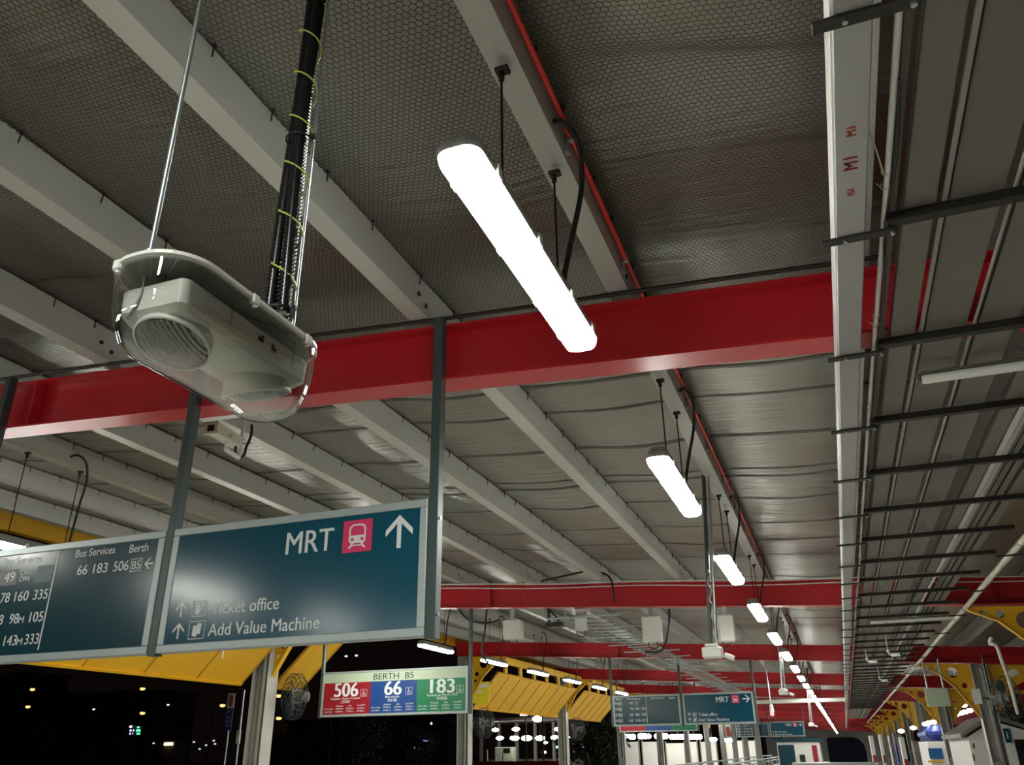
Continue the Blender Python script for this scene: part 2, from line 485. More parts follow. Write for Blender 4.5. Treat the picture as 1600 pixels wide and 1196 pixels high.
for x, lab in zip(PURLIN_X, PL):
    zt = roofz(x) - 0.012; zb = zt - 0.205; w = 0.105; t = 0.006
    prof = [(x, zt), (x, zb), (x - w, zb), (x - w, zb + 0.022), (x - w + t, zb + 0.022), (x - w + t, zb + t), (x - t, zb + t), (x - t, zt - t), (x - w + t, zt - t), (x - w + t, zt - 0.022), (x - w, zt - 0.022), (x - w, zt)]
    mb = MB(); mb.loft([[(a, Y0, b) for a, b in prof], [(a, Y1, b) for a, b in prof]])
    root = mb.build('roof_purlin', 'purlin', None, (x, 0, zb)); tag(root, lab, 'beam', 'roof purlins')
    y = 0.7 + random.random() * 0.3
    while y < 14:
        q = SCREW.copy(); COL.objects.link(q); q.parent = root; q.location = (0.016, y, 0.203); q.rotation_euler = (0, random.uniform(-.12, .12), 0)
        y += random.uniform(0.3, 0.55)
    for yy in RAFTER_Y[:3]:
        for dy, dz in ((-0.13, .06), (-0.22, .09)):
            sb = MB(); sb.cyl((-0.004, yy + dy, dz), (0.008, yy + dy, dz), 0.014, 8); sb.build('cleat_bolt', 'black', root)

# ---------------------------------------------------------------- red rafters (H sections across the platform)
def rafter(y, xl, xr, label):
    fw, h, tf, tw = 0.085, 0.335, 0.014, 0.006
    prof = [(-fw, 0), (fw, 0), (fw, tf), (tw, tf), (tw, h - tf), (fw, h - tf), (fw, h), (-fw, h), (-fw, h - tf), (-tw, h - tf), (-tw, tf), (-fw, tf)]
    zb = lambda x: 1.712 - 0.0605 * x
    mb = MB(); mb.loft([[(xl, y + a, zb(xl) + b) for a, b in prof], [(xr, y + a, zb(xr) + b) for a, b in prof]])
    # stiffener plates between the flanges
    root = mb.build('red_rafter', 'red', None, (0, y, zb(0)))
    tag(root, label, 'beam', 'red rafters')
    for x in (-4.75, 2.0):
        sm = MB(); sm.add([(x - .006, -fw + .004, zb(x) - zb(0) + tf), (x + .006, -fw + .004, zb(x) - zb(0) + tf), (x + .006, fw - .004, zb(x) - zb(0) + tf), (x - .006, fw - .004, zb(x) - zb(0) + tf),
                (x - .006, -fw + .004, zb(x) - zb(0) + h - tf), (x + .006, -fw + .004, zb(x) - zb(0) + h - tf), (x + .006, fw - .004, zb(x) - zb(0) + h - tf), (x - .006, fw - .004, zb(x) - zb(0) + h - tf)],
               [(0, 3, 2, 1), (4, 5, 6, 7), (0, 1, 5, 4), (1, 2, 6, 5), (2, 3, 7, 6), (3, 0, 4, 7)])
        sm.build('stiffener_plate', 'red', root)
    return root
for k, y in enumerate(RAFTER_Y):
    lab = ['large red rafter beam nearest the camera, behind the sign posts', 'red rafter beam with two pale cables along its top edge'][k] if k < 2 else 'red rafter beam across the roof, %s from the camera' % ORD[k]
    rafter(y, -9.0, 6.4, lab)

# ---------------------------------------------------------------- hanging batten lights
def rrect(hx, hy, r, n=6):
    out = []
    for cx, cyy, a0 in ((hx - r, hy - r, 0), (-hx + r, hy - r, PI / 2), (-hx + r, -hy + r, PI), (hx - r, -hy + r, 1.5 * PI)):
        for k in range(n + 1):
            a = a0 + PI / 2 * k / n
            out.append((cx + r * math.cos(a), cyy + r * math.sin(a)))
    return out

LIGHT_G = 'lit batten lights in the row under the red conduit'
LEFT_G = 'lit batten lights in the left row beside the yellow canopy'
def make_batten(loc, label, group, drop):
    t = thing('batten_light', loc, label, 'light', group)
    L, Wd = 0.635, 0.066
    mb = MB()
    mb.loft([[(x, y, z) for x, y in rrect(hx, hy, r)] for hx, hy, r, z in ((Wd, L, 0.045, -0.012), (Wd + .003, L + .003, 0.045, 0.0), (Wd, L, 0.045, 0.016), (Wd * 0.72, L - 0.03, 0.03, 0.055))])
    mb.build('housing', 'trunk', t)
    d = MB()
    rings = [(Wd - .004, L - .004, 0.042, -0.010), (Wd - .004, L - .004, 0.042, -0.028), (Wd - .010, L - .010, 0.038, -0.043), (Wd - .024, L - .024, 0.028, -0.050)]
    d.loft([[(x, y, z) for x, y in rrect(hx, hy, r)] for hx, hy, r, z in rings][::-1], smooth=False)
    d.build('diffuser', 'tube_glow', t)
    for k in (-0.48, -0.12, 0.24, 0.52):
        for s in (1, -1):
            c = MB(); c.bbox((s * (Wd - .001), k - .018, -.022), (s * (Wd + .009), k + .018, .018), .003); c.build('clip', 'white', t)
    for yy in (-0.27, 0.31):
        r = MB(); r.cyl((0, yy, 0.05), (0, yy, drop), 0.0045, 8)
        r.cyl((0, yy, 0.05), (0, yy, 0.065), 0.012, 8); r.cyl((0, yy, drop - .05), (0, yy, drop - .015), 0.011, 8)
        r.bbox((-.02, yy - .018, drop - .018), (.028, yy + .018, drop), .003)
        r.build('hanging_rod', 'steel_black', t)
    h = MB()
    h.tube(curve_pts([(0.07, 0.11, drop + .07), (0.095, 0.17, drop + .10), (0.125, 0.25, drop + .04), (0.11, 0.305, drop - .12), (0.05, 0.335, drop - .33), (0.02, 0.34, 0.16), (0.0, 0.335, 0.045)], 7), 0.011, 8)
    h.build('hose', 'black', t)
    return t
b0 = make_batten((-0.74, 2.22, 1.50), 'large glaring batten light nearest the camera, hung on two black rods', LIGHT_G, 0.612)
for k in range(-3, 40):
    if k == 0: continue
    lab = ('lit batten light hanging under the red conduit, %s from the camera' % ORD[k]) if k > 0 else 'lit batten light hanging overhead behind the camera under the red conduit'
    dup(b0, (-0.74, 2.22 + 2.74 * k, 1.50), lab)
b1 = make_batten((-6.40, 5.2, 1.665), 'lit batten light glaring above the bus services sign', LEFT_G, 0.81)
k = 0
for n in range(-4, 24):
    y = 5.2 + 2.74 * n
    if n == 0: continue
    lab = 'lit batten light in the left row, %s beyond the bus services sign' % ORD[n - 1] if n > 0 else 'lit batten light of the left row behind the camera'
    dup(b1, (-6.40, y, 1.665), lab)

# red conduit on the purlin, its saddle clips
mb = MB(); mb.tube([(-0.655, y, 2.235 + 0.004 * math.sin(y)) for y in np.arange(-4, 60, 0.5)], 0.0125, 8)
rc = mb.build('red_conduit', 'redpipe', None, (-0.655, 0, 2.235)); tag(rc, 'thin red conduit running along the purlin above the main row of battens', 'conduit')
for k in range(12):
    c = MB(); y = 1.55 + k * 0.95
    c.bbox((-0.022, y - .012, -.02), (.015, y + .012, .02), .003); c.bbox((-.03, y - .016, -.075), (-.006, y + .016, -.02), .003)
    c.build('saddle_clip', 'trunk', rc)

# ---------------------------------------------------------------- dark pipe and cables along the rafters
mb = MB(); mb.tube([(x, 3.575 + 0.004 * math.sin(3 * x), 2.078 - 0.0605 * x + 0.005 * math.sin(1.3 * x)) for x in np.arange(-5.2, 0.75, 0.25)], 0.012, 8)
o = mb.build('black_cable', 'steel_black', None, (0, 3.575, 2.1)); tag(o, 'black cable run lying along the top of the nearest red rafter', 'cable')
for dz, dx, lab in ((0.345, 0, 'upper pale cable strung along the second red rafter'), (0.285, 0.4, 'lower pale cable strung along the second red rafter')):
    mb = MB(); mb.tube([(x, 11.79, 1.712 - 0.0605 * x + dz + 0.012 * math.sin(2.1 * x + dx)) for x in np.arange(-6.8, 2.6, 0.2)], 0.009, 6)
    o = mb.build('pale_cable', 'white', None, (0, 11.79, 2)); tag(o, lab, 'cable')
mb = MB(); mb.tube(curve_pts([(-3.9, 11.75, 2.32), (-3.4, 11.72, 2.38), (-3.1, 11.72, 2.40), (-2.85, 11.74, 2.30), (-2.8, 11.74, 2.05), (-2.8, 11.76, 1.93)], 6), 0.016, 8)
o = mb.build('black_cable', 'black', None, (-3.4, 11.75, 2.3)); tag(o, 'black cable looping over the second red rafter above a grey box', 'cable')
mb = MB(); mb.tube(curve_pts([(-4.2, 11.77, 2.34), (-4.16, 11.72, 2.1), (-4.12, 11.76, 1.98)], 6), 0.006, 6)
o = mb.build('orange_wire', 'orange', None, (-4.2, 11.75, 2.1)); tag(o, 'thin orange wire hanging over the face of the second red rafter', 'wire')

# ---------------------------------------------------------------- clear emergency light with two spot lamps
EX, EY, EZ = -0.890, 0.990, 0.688
em = thing('emergency_light', (EX, EY, EZ), 'clear-domed emergency light with two round spot lamps hanging near the camera', 'light')
HX, HY, HR = 0.084, 0.205, 0.076
mb = MB()
mb.loft([[(x, y, z) for x, y in rrect(hx, hy, r, 10)] for hx, hy, r, z in ((HX - .003, HY - .003, HR - .003, 0.0), (HX + .002, HY + .002, HR + .002, .003), (HX + .002, HY + .002, HR + .002, .009), (HX - .012, HY - .012, HR - .012, .012))], smooth=False)
mb.build('base_plate', 'white', em)
mb = MB(); mb.loft([[(x, y, z) for x, y in rrect(HX - .006, HY - .006, HR - .006, 10)] for z in (-.0025, -.0005)]); mb.build('shade_plate', 'panel', em)  # added grey plate: shade of the cavity above the tray as colour
def dome_rings(off, flip=False):
    rings = []
    Dp = 0.134 - off
    for i in range(15):
        a = i / 14 * PI / 2
        e = 0.62
        rr = math.cos(a) ** e; zz = math.sin(a) ** 0.9
        d = (1 - rr) * 0.070 + off
        rings.append([(x, y, -0.002 - Dp * zz) for x, y in rrect(HX - d, HY - d * (1.0 if True else 1), max(HR - d, 0.004), 10)])
    return rings
g = MB()
ro = dome_rings(0.0); ri = dome_rings(0.0028)
g.loft(ro, cap=False, smooth=True); g.add(ro[-1], [tuple(range(len(ro[-1])))], True)
g.loft([r_[::-1] for r_ in ri], cap=False, smooth=True); g.add(ri[-1], [tuple(range(len(ri[-1])))[::-1]], True)
g.loft([ri[0], ro[0]], cap=False)
g.build('clear_dome', 'clear', em)
# rim of the dome: lip and clips
lip = MB()
lip.loft([[(x, y, z) for x, y in rrect(hx, hy, r, 10)] for hx, hy, r, z in ((HX - .004, HY - .004, HR - .004, -0.004), (HX + .003, HY + .003, HR + .003, -0.003), (HX + .003, HY + .003, HR + .003, 0.001))], cap=False)
lip.build('dome_lip', 'clear', em)
for (cx, cyy, ax) in ((-0.045, -0.195, 'y'), (HX - .001, -0.03, 'x'), (HX - .001, 0.125, 'x'), (-HX + .001, 0.0, 'x')):
    c = MB(); sx, sy_ = (0.010, 0.016) if ax == 'x' else (0.016, 0.010)
    c.bbox((cx - sx * .55, cyy - sy_ * .6, -.008), (cx + sx * .55, cyy + sy_ * .6, .012), .003)
    c.cyl((cx, cyy, -.011), (cx, cyy, -.008), 0.004, 8)
    c.build('clip', 'white', em)
# white gear tray with rounded lower edges
tr = MB()
tr.loft([[(x, y, z) for x, y in rrect(hx, hy, r, 6)] for hx, hy, r, z in ((0.062, 0.164, 0.014, -0.024), (0.064, 0.167, 0.014, -0.028), (0.063, 0.165, 0.016, -0.066), (0.058, 0.154, 0.018, -0.076), (0.048, 0.124, 0.02, -0.084))][::-1])
tr.build('gear_tray', 'white', em)
for (yy, zz, dy) in ((0.020, -0.043, .004), (0.058, -0.046, -.004)):
    c = MB(); c.box((0.0620, yy - .006, zz - .004), (0.0652, yy + .006, zz + .004)); c.box((0.0620, yy - .002 + dy, zz - .004), (0.0654, yy + .003 + dy, zz + .009)); c.build('slot', 'black', em)
for yy in (-0.06, 0.11):
    c = MB(); c.cyl((0.066, yy, -0.002), (0.070, yy - .004, -0.06), 0.0022, 8); c.build('guide_pin', 'clear', em)
w = MB(); w.tube(curve_pts([(-0.02, -0.165, -0.004), (-0.018, -0.168, -0.04), (-0.03, -0.168, -0.068), (-0.045, -0.160, -0.072)], 6), 0.0022, 6); w.build('lead_wire', 'trunk', em)
tb = MB(); tb.bbox((-.005, -0.160, -0.012), (0.015, -0.150, -0.003), .002); tb.build('terminal_block', 'black', em)
for sgn in (-1, 1):
    ang = math.radians(19)
    Mx = Matrix.Translation((0, sgn * 0.098, -0.074)) @ Matrix.Rotation(sgn * ang, 4, 'X')
    hb = MB(); n = 28
    prof = [(0.052, 0.018), (0.055, 0.0), (0.059, -0.022), (0.0605, -0.025), (0.0605, -0.029), (0.0570, -0.030)]
    hb.loft([[(r * math.cos(2 * PI * k / n), r * math.sin(2 * PI * k / n), z) for k in range(n)] for r, z in prof], cap=False, smooth=True, mat=Mx)
    sh = hb.build('lamp_housing', 'white', em)
    lb = MB()
    prof = [(0.0570, -0.026), (0.053, -0.031), (0.042, -0.035), (0.026, -0.038), (0.010, -0.039), (0.001, -0.0395)]
    lb.loft([[(r * math.cos(2 * PI * k / n), r * math.sin(2 * PI * k / n), z) for k in range(n)] for r, z in prof], cap=False, smooth=True, mat=Mx)
    lb.build('lamp_lens', 'lens', sh)
# suspension rod
rb = MB(); rb.cyl((-0.012, -0.172, 0.02), (-0.012, -0.172, roofz(EX) - EZ - 0.02), 0.0042, 10)
rb.cyl((-0.012, -0.172, 0.022), (-0.012, -0.172, 0.034), 0.010, 6); rb.build('suspension_rod', 'zinc', em)
# second rod, the bundle of black corrugated hoses and the spiral earth wire
rb = MB(); rb.cyl((0.048, 0.124, 0.02), (0.048, 0.124, roofz(EX) - EZ - 0.02), 0.0035, 10); rb.build('suspension_rod', 'zinc', em)
HT = roofz(EX) - EZ - 0.03
for (ox, oy, ph) in ((0.022, 0.118, 0.0), (0.036, 0.105, 1.9), (0.006, 0.112, 3.7)):
    hb = MB(); pts = []; rad = []
    N = 360
    for i in range(N):
        z = 0.055 + (HT - 0.055) * i / (N - 1)
        pts.append((ox + 0.004 * math.sin(5 * z + ph), oy + 0.004 * math.cos(4.1 * z + ph), z))
        rad.append(0.0105 + (0.0030 if i % 2 else -0.0016))
    hb.tube(pts, rad, 10); hb.build('corrugated_hose', 'hose_black', em)
wb = MB(); pts = []
for i in range(420):
    z = 0.06 + (HT - 0.06) * i / 419; a = -2 * PI * z / 0.122
    pts.append((0.022 + 0.0275 * math.cos(a) + 0.004 * math.sin(5 * z), 0.111 + 0.0225 * math.sin(a), z))
wb.tube(pts, 0.0019, 6); wb.build('earth_wire', 'earth', em)
for z in (0.066, 0.47, 0.95):
    kb = MB(); kb.torus((0.024, 0.111, z), 0.0275, 0.0022, 'Z', 20, 6); kb.bbox((0.05, 0.104, z - .006), (0.062, 0.114, z + .006), .002); kb.build('cable_tie', 'black', em)

# ---------------------------------------------------------------- sign assemblies
def train_icon(mb, x0, x1, z0, z1, y):
    """Front view of a train: a stroked rounded body with window, lower mask, lamps and splayed rails."""
    w, h = x1 - x0, z1 - z0
    def X(u): return x0 + u * w
    def Zz(v): return z0 + v * h
    # outer body ring (window left open)
    def rr(cx, hw, zb, zt, r):
        pts = []
        for k in range(7): a = PI * k / 12; pts.append((cx + hw - r + r * math.cos(a), zt - r + r * math.sin(a)))
        for k in range(7): a = PI / 2 + PI * k / 12; pts.append((cx - hw + r + r * math.cos(a), zt - r + r * math.sin(a)))
        return [(cx + hw, zb)] + pts + [(cx - hw, zb)]
    o_ = rr(0.5, 0.31, 0.50, 0.90, 0.19); i_ = rr(0.5, 0.25, 0.50, 0.84, 0.14)
    n = len(o_)
    mb.add([(X(u), y, Zz(v)) for u, v in o_ + i_], [(k, k + 1, n + k + 1, n + k) for k in range(n - 1)])
    # lower body with chamfered corners, built around two lamps
    for q in ([(0.19, 0.44), (0.81, 0.44), (0.81, 0.52), (0.19, 0.52)], [(0.19, 0.34), (0.27, 0.34), (0.27, 0.44), (0.19, 0.44)], [(0.37, 0.34), (0.63, 0.34), (0.63, 0.44), (0.37, 0.44)],
              [(0.73, 0.34), (0.81, 0.34), (0.81, 0.44), (0.73, 0.44)], [(0.25, 0.26), (0.75, 0.26), (0.81, 0.34), (0.19, 0.34)],
              [(0.30, 0.26), (0.38, 0.26), (0.27, 0.10), (0.17, 0.10)], [(0.62, 0.26), (0.70, 0.26), (0.83, 0.10), (0.73, 0.10)], [(0.30, 0.17), (0.70, 0.17), (0.70, 0.21), (0.30, 0.21)]):
        flat(mb, [(X(u), Zz(v)) for u, v in q], y)


def card_icon(mb, x0, x1, z0, z1, y, pen=False):
    outline(mb, x0, x1, z0, z1, 0.004, y)
    w, h = x1 - x0, z1 - z0
    flat(mb, [(x0 + .22 * w, z0 + .18 * h), (x0 + .52 * w, z0 + .12 * h), (x0 + .58 * w, z0 + .70 * h), (x0 + .26 * w, z0 + .76 * h)], y)
    if pen:
        flat(mb, [(x0 + .50 * w, z0 + .40 * h), (x0 + .58 * w, z0 + .34 * h), (x0 + .92 * w, z0 + .84 * h), (x0 + .84 * w, z0 + .90 * h)], y - .0004)
    else:
        flat(mb, [(x0 + .46 * w, z0 + .30 * h), (x0 + .74 * w, z0 + .26 * h), (x0 + .78 * w, z0 + .84 * h), (x0 + .50 * w, z0 + .88 * h)], y - .0004)


SGW, SGZ0, SGZ1 = 0.781, 0.493, 1.155     # half width, bottom and top of the two hanging signs
def sign_body(name, label, cx, y, face):
    t = thing(name, (cx, y, SGZ0), label, 'sign', 'hanging direction signs')
    H = SGZ1 - SGZ0; fr = 0.041
    f = MB()
    f.bbox((-SGW, -.035, 0), (SGW, .035, fr), .004); f.bbox((-SGW, -.035, H - fr), (SGW, .035, H), .004)
    f.bbox((-SGW, -.035, fr), (-SGW + fr, .035, H - fr), .004); f.bbox((SGW - fr, -.035, fr), (SGW, .035, H - fr), .004)
    f.build('frame', 'frame', t)
    p = MB(); p.box((-SGW + fr, -.028, fr), (SGW - fr, .028, H - fr)); p.build('sign_face', face, t)
    return t


def mrt_sign(y, label, right=False):
    cx = -2.5425
    t = sign_body('direction_sign', label, cx, y, 'teal')
    yy = -.0295
    X = lambda x: x - cx
    Zr = lambda z: z - SGZ0
    m = MB(); write(m, 'MRT', X(-2.574), X(-2.292), Zr(0.946), 0.115, yy); m.build('lettering', 'letter', t)
    m = MB(); rect(m, X(-2.236), X(-2.068), Zr(0.923), Zr(1.087), yy); pk = m.build('train_pictogram', 'pink', t)
    m = MB(); train_icon(m, X(-2.230), X(-2.074), Zr(0.928), Zr(1.082), yy - .001); m.build('train_symbol', 'letter', pk)
    m = MB()
    if right: arrow(m, X(-1.915), Zr(1.005), 0.165, 0.15, 0.024, yy, -PI / 2)
    else: arrow(m, X(-1.915), Zr(1.005), 0.168, 0.150, 0.024, yy)
    m.build('arrow', 'letter', t)
    for zc in (0.711, 0.600):
        m = MB(); arrow(m, X(-3.196), Zr(zc), 0.082, 0.075, 0.011, yy); m.build('arrow', 'letter', t)
    m = MB(); card_icon(m, X(-3.123), X(-3.035), Zr(0.665), Zr(0.748), yy, True); m.build('ticket_pictogram', 'letter', t)
    m = MB(); card_icon(m, X(-3.128), X(-3.026), Zr(0.552), Zr(0.644), yy); m.build('card_pictogram', 'letter', t)
    m = MB(); write(m, 'Ticket office', X(-2.996), X(-2.583), Zr(0.672), 0.062, yy); m.build('lettering', 'letter', t)
    m = MB(); write(m, 'Add Value Machine', X(-3.002), X(-2.334), Zr(0.562), 0.062, yy); m.build('lettering', 'letter', t)
    return t


def bus_sign(y, label, right_column=True):
    cx = -4.166
    t = sign_body('bus_services_sign', label, cx, y, 'slate')
    yy = -.0295
    X = lambda x: x - cx
    Zr = lambda z: z - SGZ0
    m = MB(); rect(m, X(-4.166), X(-4.156), Zr(0.552), Zr(1.110), yy); m.build('divider_line', 'letter', t)
    m = MB(); rect(m, X(-4.60), X(-4.452), Zr(0.935), Zr(1.030), yy + .0004); m.build('blank_sticker', 'slate_patch_dark', t)
    m = MB(); rect(m, X(-4.305), X(-4.180), Zr(0.935), Zr(1.033), yy + .0004); m.build('blank_sticker', 'slate_patch', t)
    def W_(s_, *q): m_ = MB(); write(m_, s_, *q); m_.build('lettering', 'letter', t)
    W_('Berth', X(-4.865), X(-4.735), Zr(1.058), 0.044, yy)
    W_('Bus Services', X(-4.590), X(-4.290), Zr(1.058), 0.044, yy)
    W_('49', X(-4.555), X(-4.472), Zr(0.957), 0.056, yy)
    W_('CW3', X(-4.430), X(-4.352), Zr(0.988), 0.030, yy); W_('CW4', X(-4.430), X(-4.352), Zr(0.950), 0.030, yy)
    for z, row in ((0.836, (('78', -4.545, -4.474), ('160', -4.434, -4.327), ('335', -4.288, -4.178))),
                   (0.709, (('38', -4.560, -4.484), ('98', -4.434, -4.364), ('105', -4.278, -4.176))),
                   (0.587, (('143', -4.590, -4.494), ('143', -4.438, -4.340), ('333', -4.277, -4.173)))):
        for s, a, b in row: W_(s, X(a), X(b), Zr(z), 0.056, yy)
    W_('M', X(-4.360), X(-4.322), Zr(0.709), 0.036, yy); W_('M', X(-4.336), X(-4.296), Zr(0.587), 0.036, yy)
    for z, s in ((0.957, 'B1'), (0.836, 'B2'), (0.709, 'B3'), (0.587, 'B4')):
        W_(s, X(-4.815), X(-4.745), Zr(z), 0.052, yy)
        m = MB(); outline(m, X(-4.830), X(-4.730), Zr(z - .012), Zr(z + .064), 0.004, yy); m.build('berth_box', 'letter', t)
        m = MB(); arrow(m, X(-4.872), Zr(z + .026), 0.07, 0.06, 0.010, yy); m.build('arrow', 'letter', t)
    W_('Bus Services', X(-4.025), X(-3.732), Zr(1.058), 0.044, yy); W_('Berth', X(-3.627), X(-3.494), Zr(1.050), 0.046, yy)
    if right_column:
        for s, a, b in (('66', -3.986, -3.913), ('183', -3.868, -3.766), ('506', -3.722, -3.613)): W_(s, X(a), X(b), Zr(0.953), 0.055, yy)
        W_('B5', X(-3.588), X(-3.532), Zr(0.954), 0.046, yy)
        m = MB(); outline(m, X(-3.600), X(-3.521), Zr(0.941), Zr(1.013), 0.004, yy); m.build('berth_box', 'letter', t)
        m = MB(); arrow(m, X(-3.472), Zr(0.977), 0.062, 0.062, 0.010, yy, PI / 2); m.build('arrow', 'letter', t)
    return t


def sign_post(x, y, ztop, label):
    mb = MB()
    mb.bbox((x - .026, y - .03, SGZ0 - .012), (x + .026, y + .03, ztop), .003)
    r = mb.build('sign_post', 'post', None, (x, y, ztop)); tag(r, label, 'post', 'posts of the hanging signs')
    for z in (SGZ0 + .10, SGZ1 - .10):
        b = MB(); b.cyl((-.031, -.01, z - ztop), (.034, -.01, z - ztop), .008, 8); b.build('bolt', 'zinc', r)
    return r


for j, (y, dist) in enumerate(((3.585, 'near'), (20.0, 'far'), (44.6, 'farthest'))):
    mrt_sign(y, {'near': 'large teal MRT sign with up arrow, near the camera', 'far': 'smaller teal MRT sign with right arrow, far down the platform', 'farthest': 'tiny dark teal direction sign near the end of the light row'}[dist], j > 0)
    bus_sign(y, {'near': 'slate bus services sign left of the large MRT sign', 'far': 'smaller bus services sign left of the far MRT sign', 'farthest': 'tiny dark bus services sign beside the farthest direction sign'}[dist], j == 0)
    rz = lambda x: 1.712 - 0.0605 * x + 0.335
    for x, w in ((-1.732, 'right of the %s MRT sign' % dist), (-3.354, 'between the %s bus services sign and MRT sign' % dist), (-4.975, 'left of the %s bus services sign' % dist)):
        yo = y if j == 0 else y
        sign_post(x, yo - (0.0 if j == 0 else 0.0), rz(x) + (.03 if j == 0 else -0.33), 'dark grey-green square post ' + w)

# ---------------------------------------------------------------- berth signs
def wheelchair(mb, x0, x1, z0, z1, y):
    w, h = x1 - x0, z1 - z0
    P_ = lambda u, v: (x0 + u * w, z0 + v * h)
    n = 12
    flat(mb, [P_(.46 + .09 * math.cos(2 * PI * k / n), .84 + .09 * math.sin(2 * PI * k / n)) for k in range(n)], y)
    flat(mb, [P_(.40, .40), P_(.50, .40), P_(.52, .74), P_(.42, .74)], y)
    flat(mb, [P_(.42, .38), P_(.72, .38), P_(.72, .47), P_(.42, .47)], y)
    flat(mb, [P_(.66, .42), P_(.80, .12), P_(.88, .15), P_(.74, .46)], y)
    a = [P_(.45 + .27 * math.cos(t), .30 + .24 * math.sin(t)) for t in np.linspace(2.0, 6.0, 16)]; b = [P_(.45 + .19 * math.cos(t), .30 + .165 * math.sin(t)) for t in np.linspace(2.0, 6.0, 16)]
    for k in range(15): flat(mb, [a[k], a[k + 1], b[k + 1], b[k]], y)


def berth_sign(y, label, full=True, px=-6.36):
    cx = -6.36
    t = thing('berth_sign', (px, y, 0.52), label, 'sign', 'hanging berth signs')
    X = lambda x: x - cx
    Zr = lambda z: z - 0.52
    f = MB(); Wd, H = 1.255, 0.66
    for a, b in (((-Wd, -.04, 0), (Wd, .04, .035)), ((-Wd, -.04, H - .03), (Wd, .04, H)), ((-Wd, -.04, .035), (-Wd + .04, .04, H - .03)), ((Wd - .04, -.04, .035), (Wd, .04, H - .03))): f.bbox(a, b, .004)
    f.build('frame', 'frame', t)
    yy = -.035
    b = MB(); b.box((-Wd + .04, -.033, H - .165), (Wd - .04, .033, H - .03)); hd = b.build('header_panel', 'berth_head', t)
    if full:
        m = MB(); write(m, 'BERTH  B5', X(-6.70), X(-6.01), Zr(1.040), 0.088, yy); m.build('lettering', 'ink', hd)
    data = (('berth_red', -7.575, -6.743, '506', -7.386, -6.972, 'Upper East Coast', '上东海岸', -6.916), ('berth_blue', -6.743, -5.950, '66', -6.500, -6.218, 'Bedok', '勿洛', -6.137), ('berth_green', -5.950, -5.145, '183', -5.725, -5.333, 'Science Park Rd', '科学园路', -5.292))
    for mat, x0, x1, num, a, c, dest, zh, wx in data:
        p = MB(); p.box((X(x0), -.033, .035), (X(x1), .033, H - .165)); pp = p.build('route_panel', mat, t)
        m = MB(); write(m, num, X(a), X(c), Zr(0.812), 0.195, yy); write(m, num, X(a) + .012, X(c) + .012, Zr(0.812), 0.195, yy - .0003)
        if full:
            mid = (a + c) / 2; wd = 0.0125 * len(dest) + 0.06
            write(m, dest, X(mid - wd), X(mid + wd), Zr(0.770), 0.030, yy)
            write(m, zh, X(mid - .085), X(mid + .085), Zr(0.718), 0.034, yy)
            for i, head in enumerate(('Weekdays', 'Sat', 'Sun/PH')):
                xc = x0 + 0.30 + 0.19 * i
                hw = 0.065 if i != 1 else 0.03
                write(m, head, X(xc - hw), X(xc + hw), Zr(0.668), 0.022, yy)
                write(m, '0530hrs', X(xc - .065), X(xc + .065), Zr(0.627), 0.022, yy); write(m, '2330hrs', X(xc - .065), X(xc + .065), Zr(0.586), 0.022, yy)
            write(m, 'First Bus', X(x0 + .035), X(x0 + .185), Zr(0.627), 0.022, yy); write(m, 'Last Bus', X(x0 + .035), X(x0 + .175), Zr(0.586), 0.022, yy)
        m.build('lettering', 'letter', pp)
        if full:
            m = MB(); outline(m, X(wx), X(wx + .112), Zr(0.805), Zr(0.908), 0.005, yy); wheelchair(m, X(wx + .012), X(wx + .10), Zr(0.812), Zr(0.902), yy); m.build('wheelchair_symbol', 'letter', pp)
    for s in (-1, 1):
        zt = 1.712 - 0.0605 * px - 0.0605 * s * Wd - 0.53
        m = MB(); m.bbox((s * (Wd + .024) - .02, -.03, -.01), (s * (Wd + .024) + .02, .03, zt + .0), .003); m.build('hanging_post', 'post', t)
    return t
berth_sign(11.86, 'red, blue and green BERTH B5 sign beside the yellow canopy')
berth_sign(28.2, 'red, blue and green berth panel just below the far bus services sign', False, -5.55)
berth_sign(46.6, 'small berth panel at the far end, below the far MRT sign', False, -4.45)

# ---------------------------------------------------------------- CCTV housing under the roof
c = at(352, 682, 4.45)
cc = thing('cctv_camera', tuple(c), 'dusty cream CCTV camera housing hanging behind the nearest red rafter', 'camera', None, 0.10)
h = MB(); h.bbox((-.042, -.16, -.034), (.042, .17, .034), .004); h.build('housing', 'offwhite', cc)
h = MB(); h.bbox((-.050, -.155, .034), (.050, .18, .043), .003); h.bbox((-.051, -.155, .012), (-.045, .18, .036), .001); h.bbox((.045, -.155, .012), (.051, .18, .036), .001); h.build('sun_shield', 'offwhite', cc)
h = MB()
h.bbox((-.055, -.182, -.045), (.055, -.160, -.026), .002); h.bbox((-.055, -.182, .026), (.055, -.160, .047), .002); h.bbox((-.055, -.182, -.026), (-.030, -.160, .026), .002); h.bbox((.030, -.182, -.026), (.055, -.160, .026), .002)
h.build('front_bezel', 'offwhite', cc)
h = MB(); h.box((-.030, -.168, -.026), (.030, -.161, .026)); h.build('window', 'black_gloss', cc)
h = MB(); h.bbox((.042, -.02, -.018), (.050, .01, .014), .002); h.build('latch', 'zinc', cc)
h = MB(); h.cyl((0, .03, -.034), (-.012, .05, -.065), .014, 10); h.ball((-.012, .055, -.078), .021, 12, 8); h.cyl((-.012, .055, -.085), (.03, .16, -.115), .018, 10); zt_ = roofz(-4.08) - .217 - c.z; h.cyl((.03, .16, -.115), (.03, .16, zt_ - .01), .012, 10); h.bbox((-.36, .11, zt_ - .014), (.08, .21, zt_), .003)
h.build('mount_arm', 'white', cc)
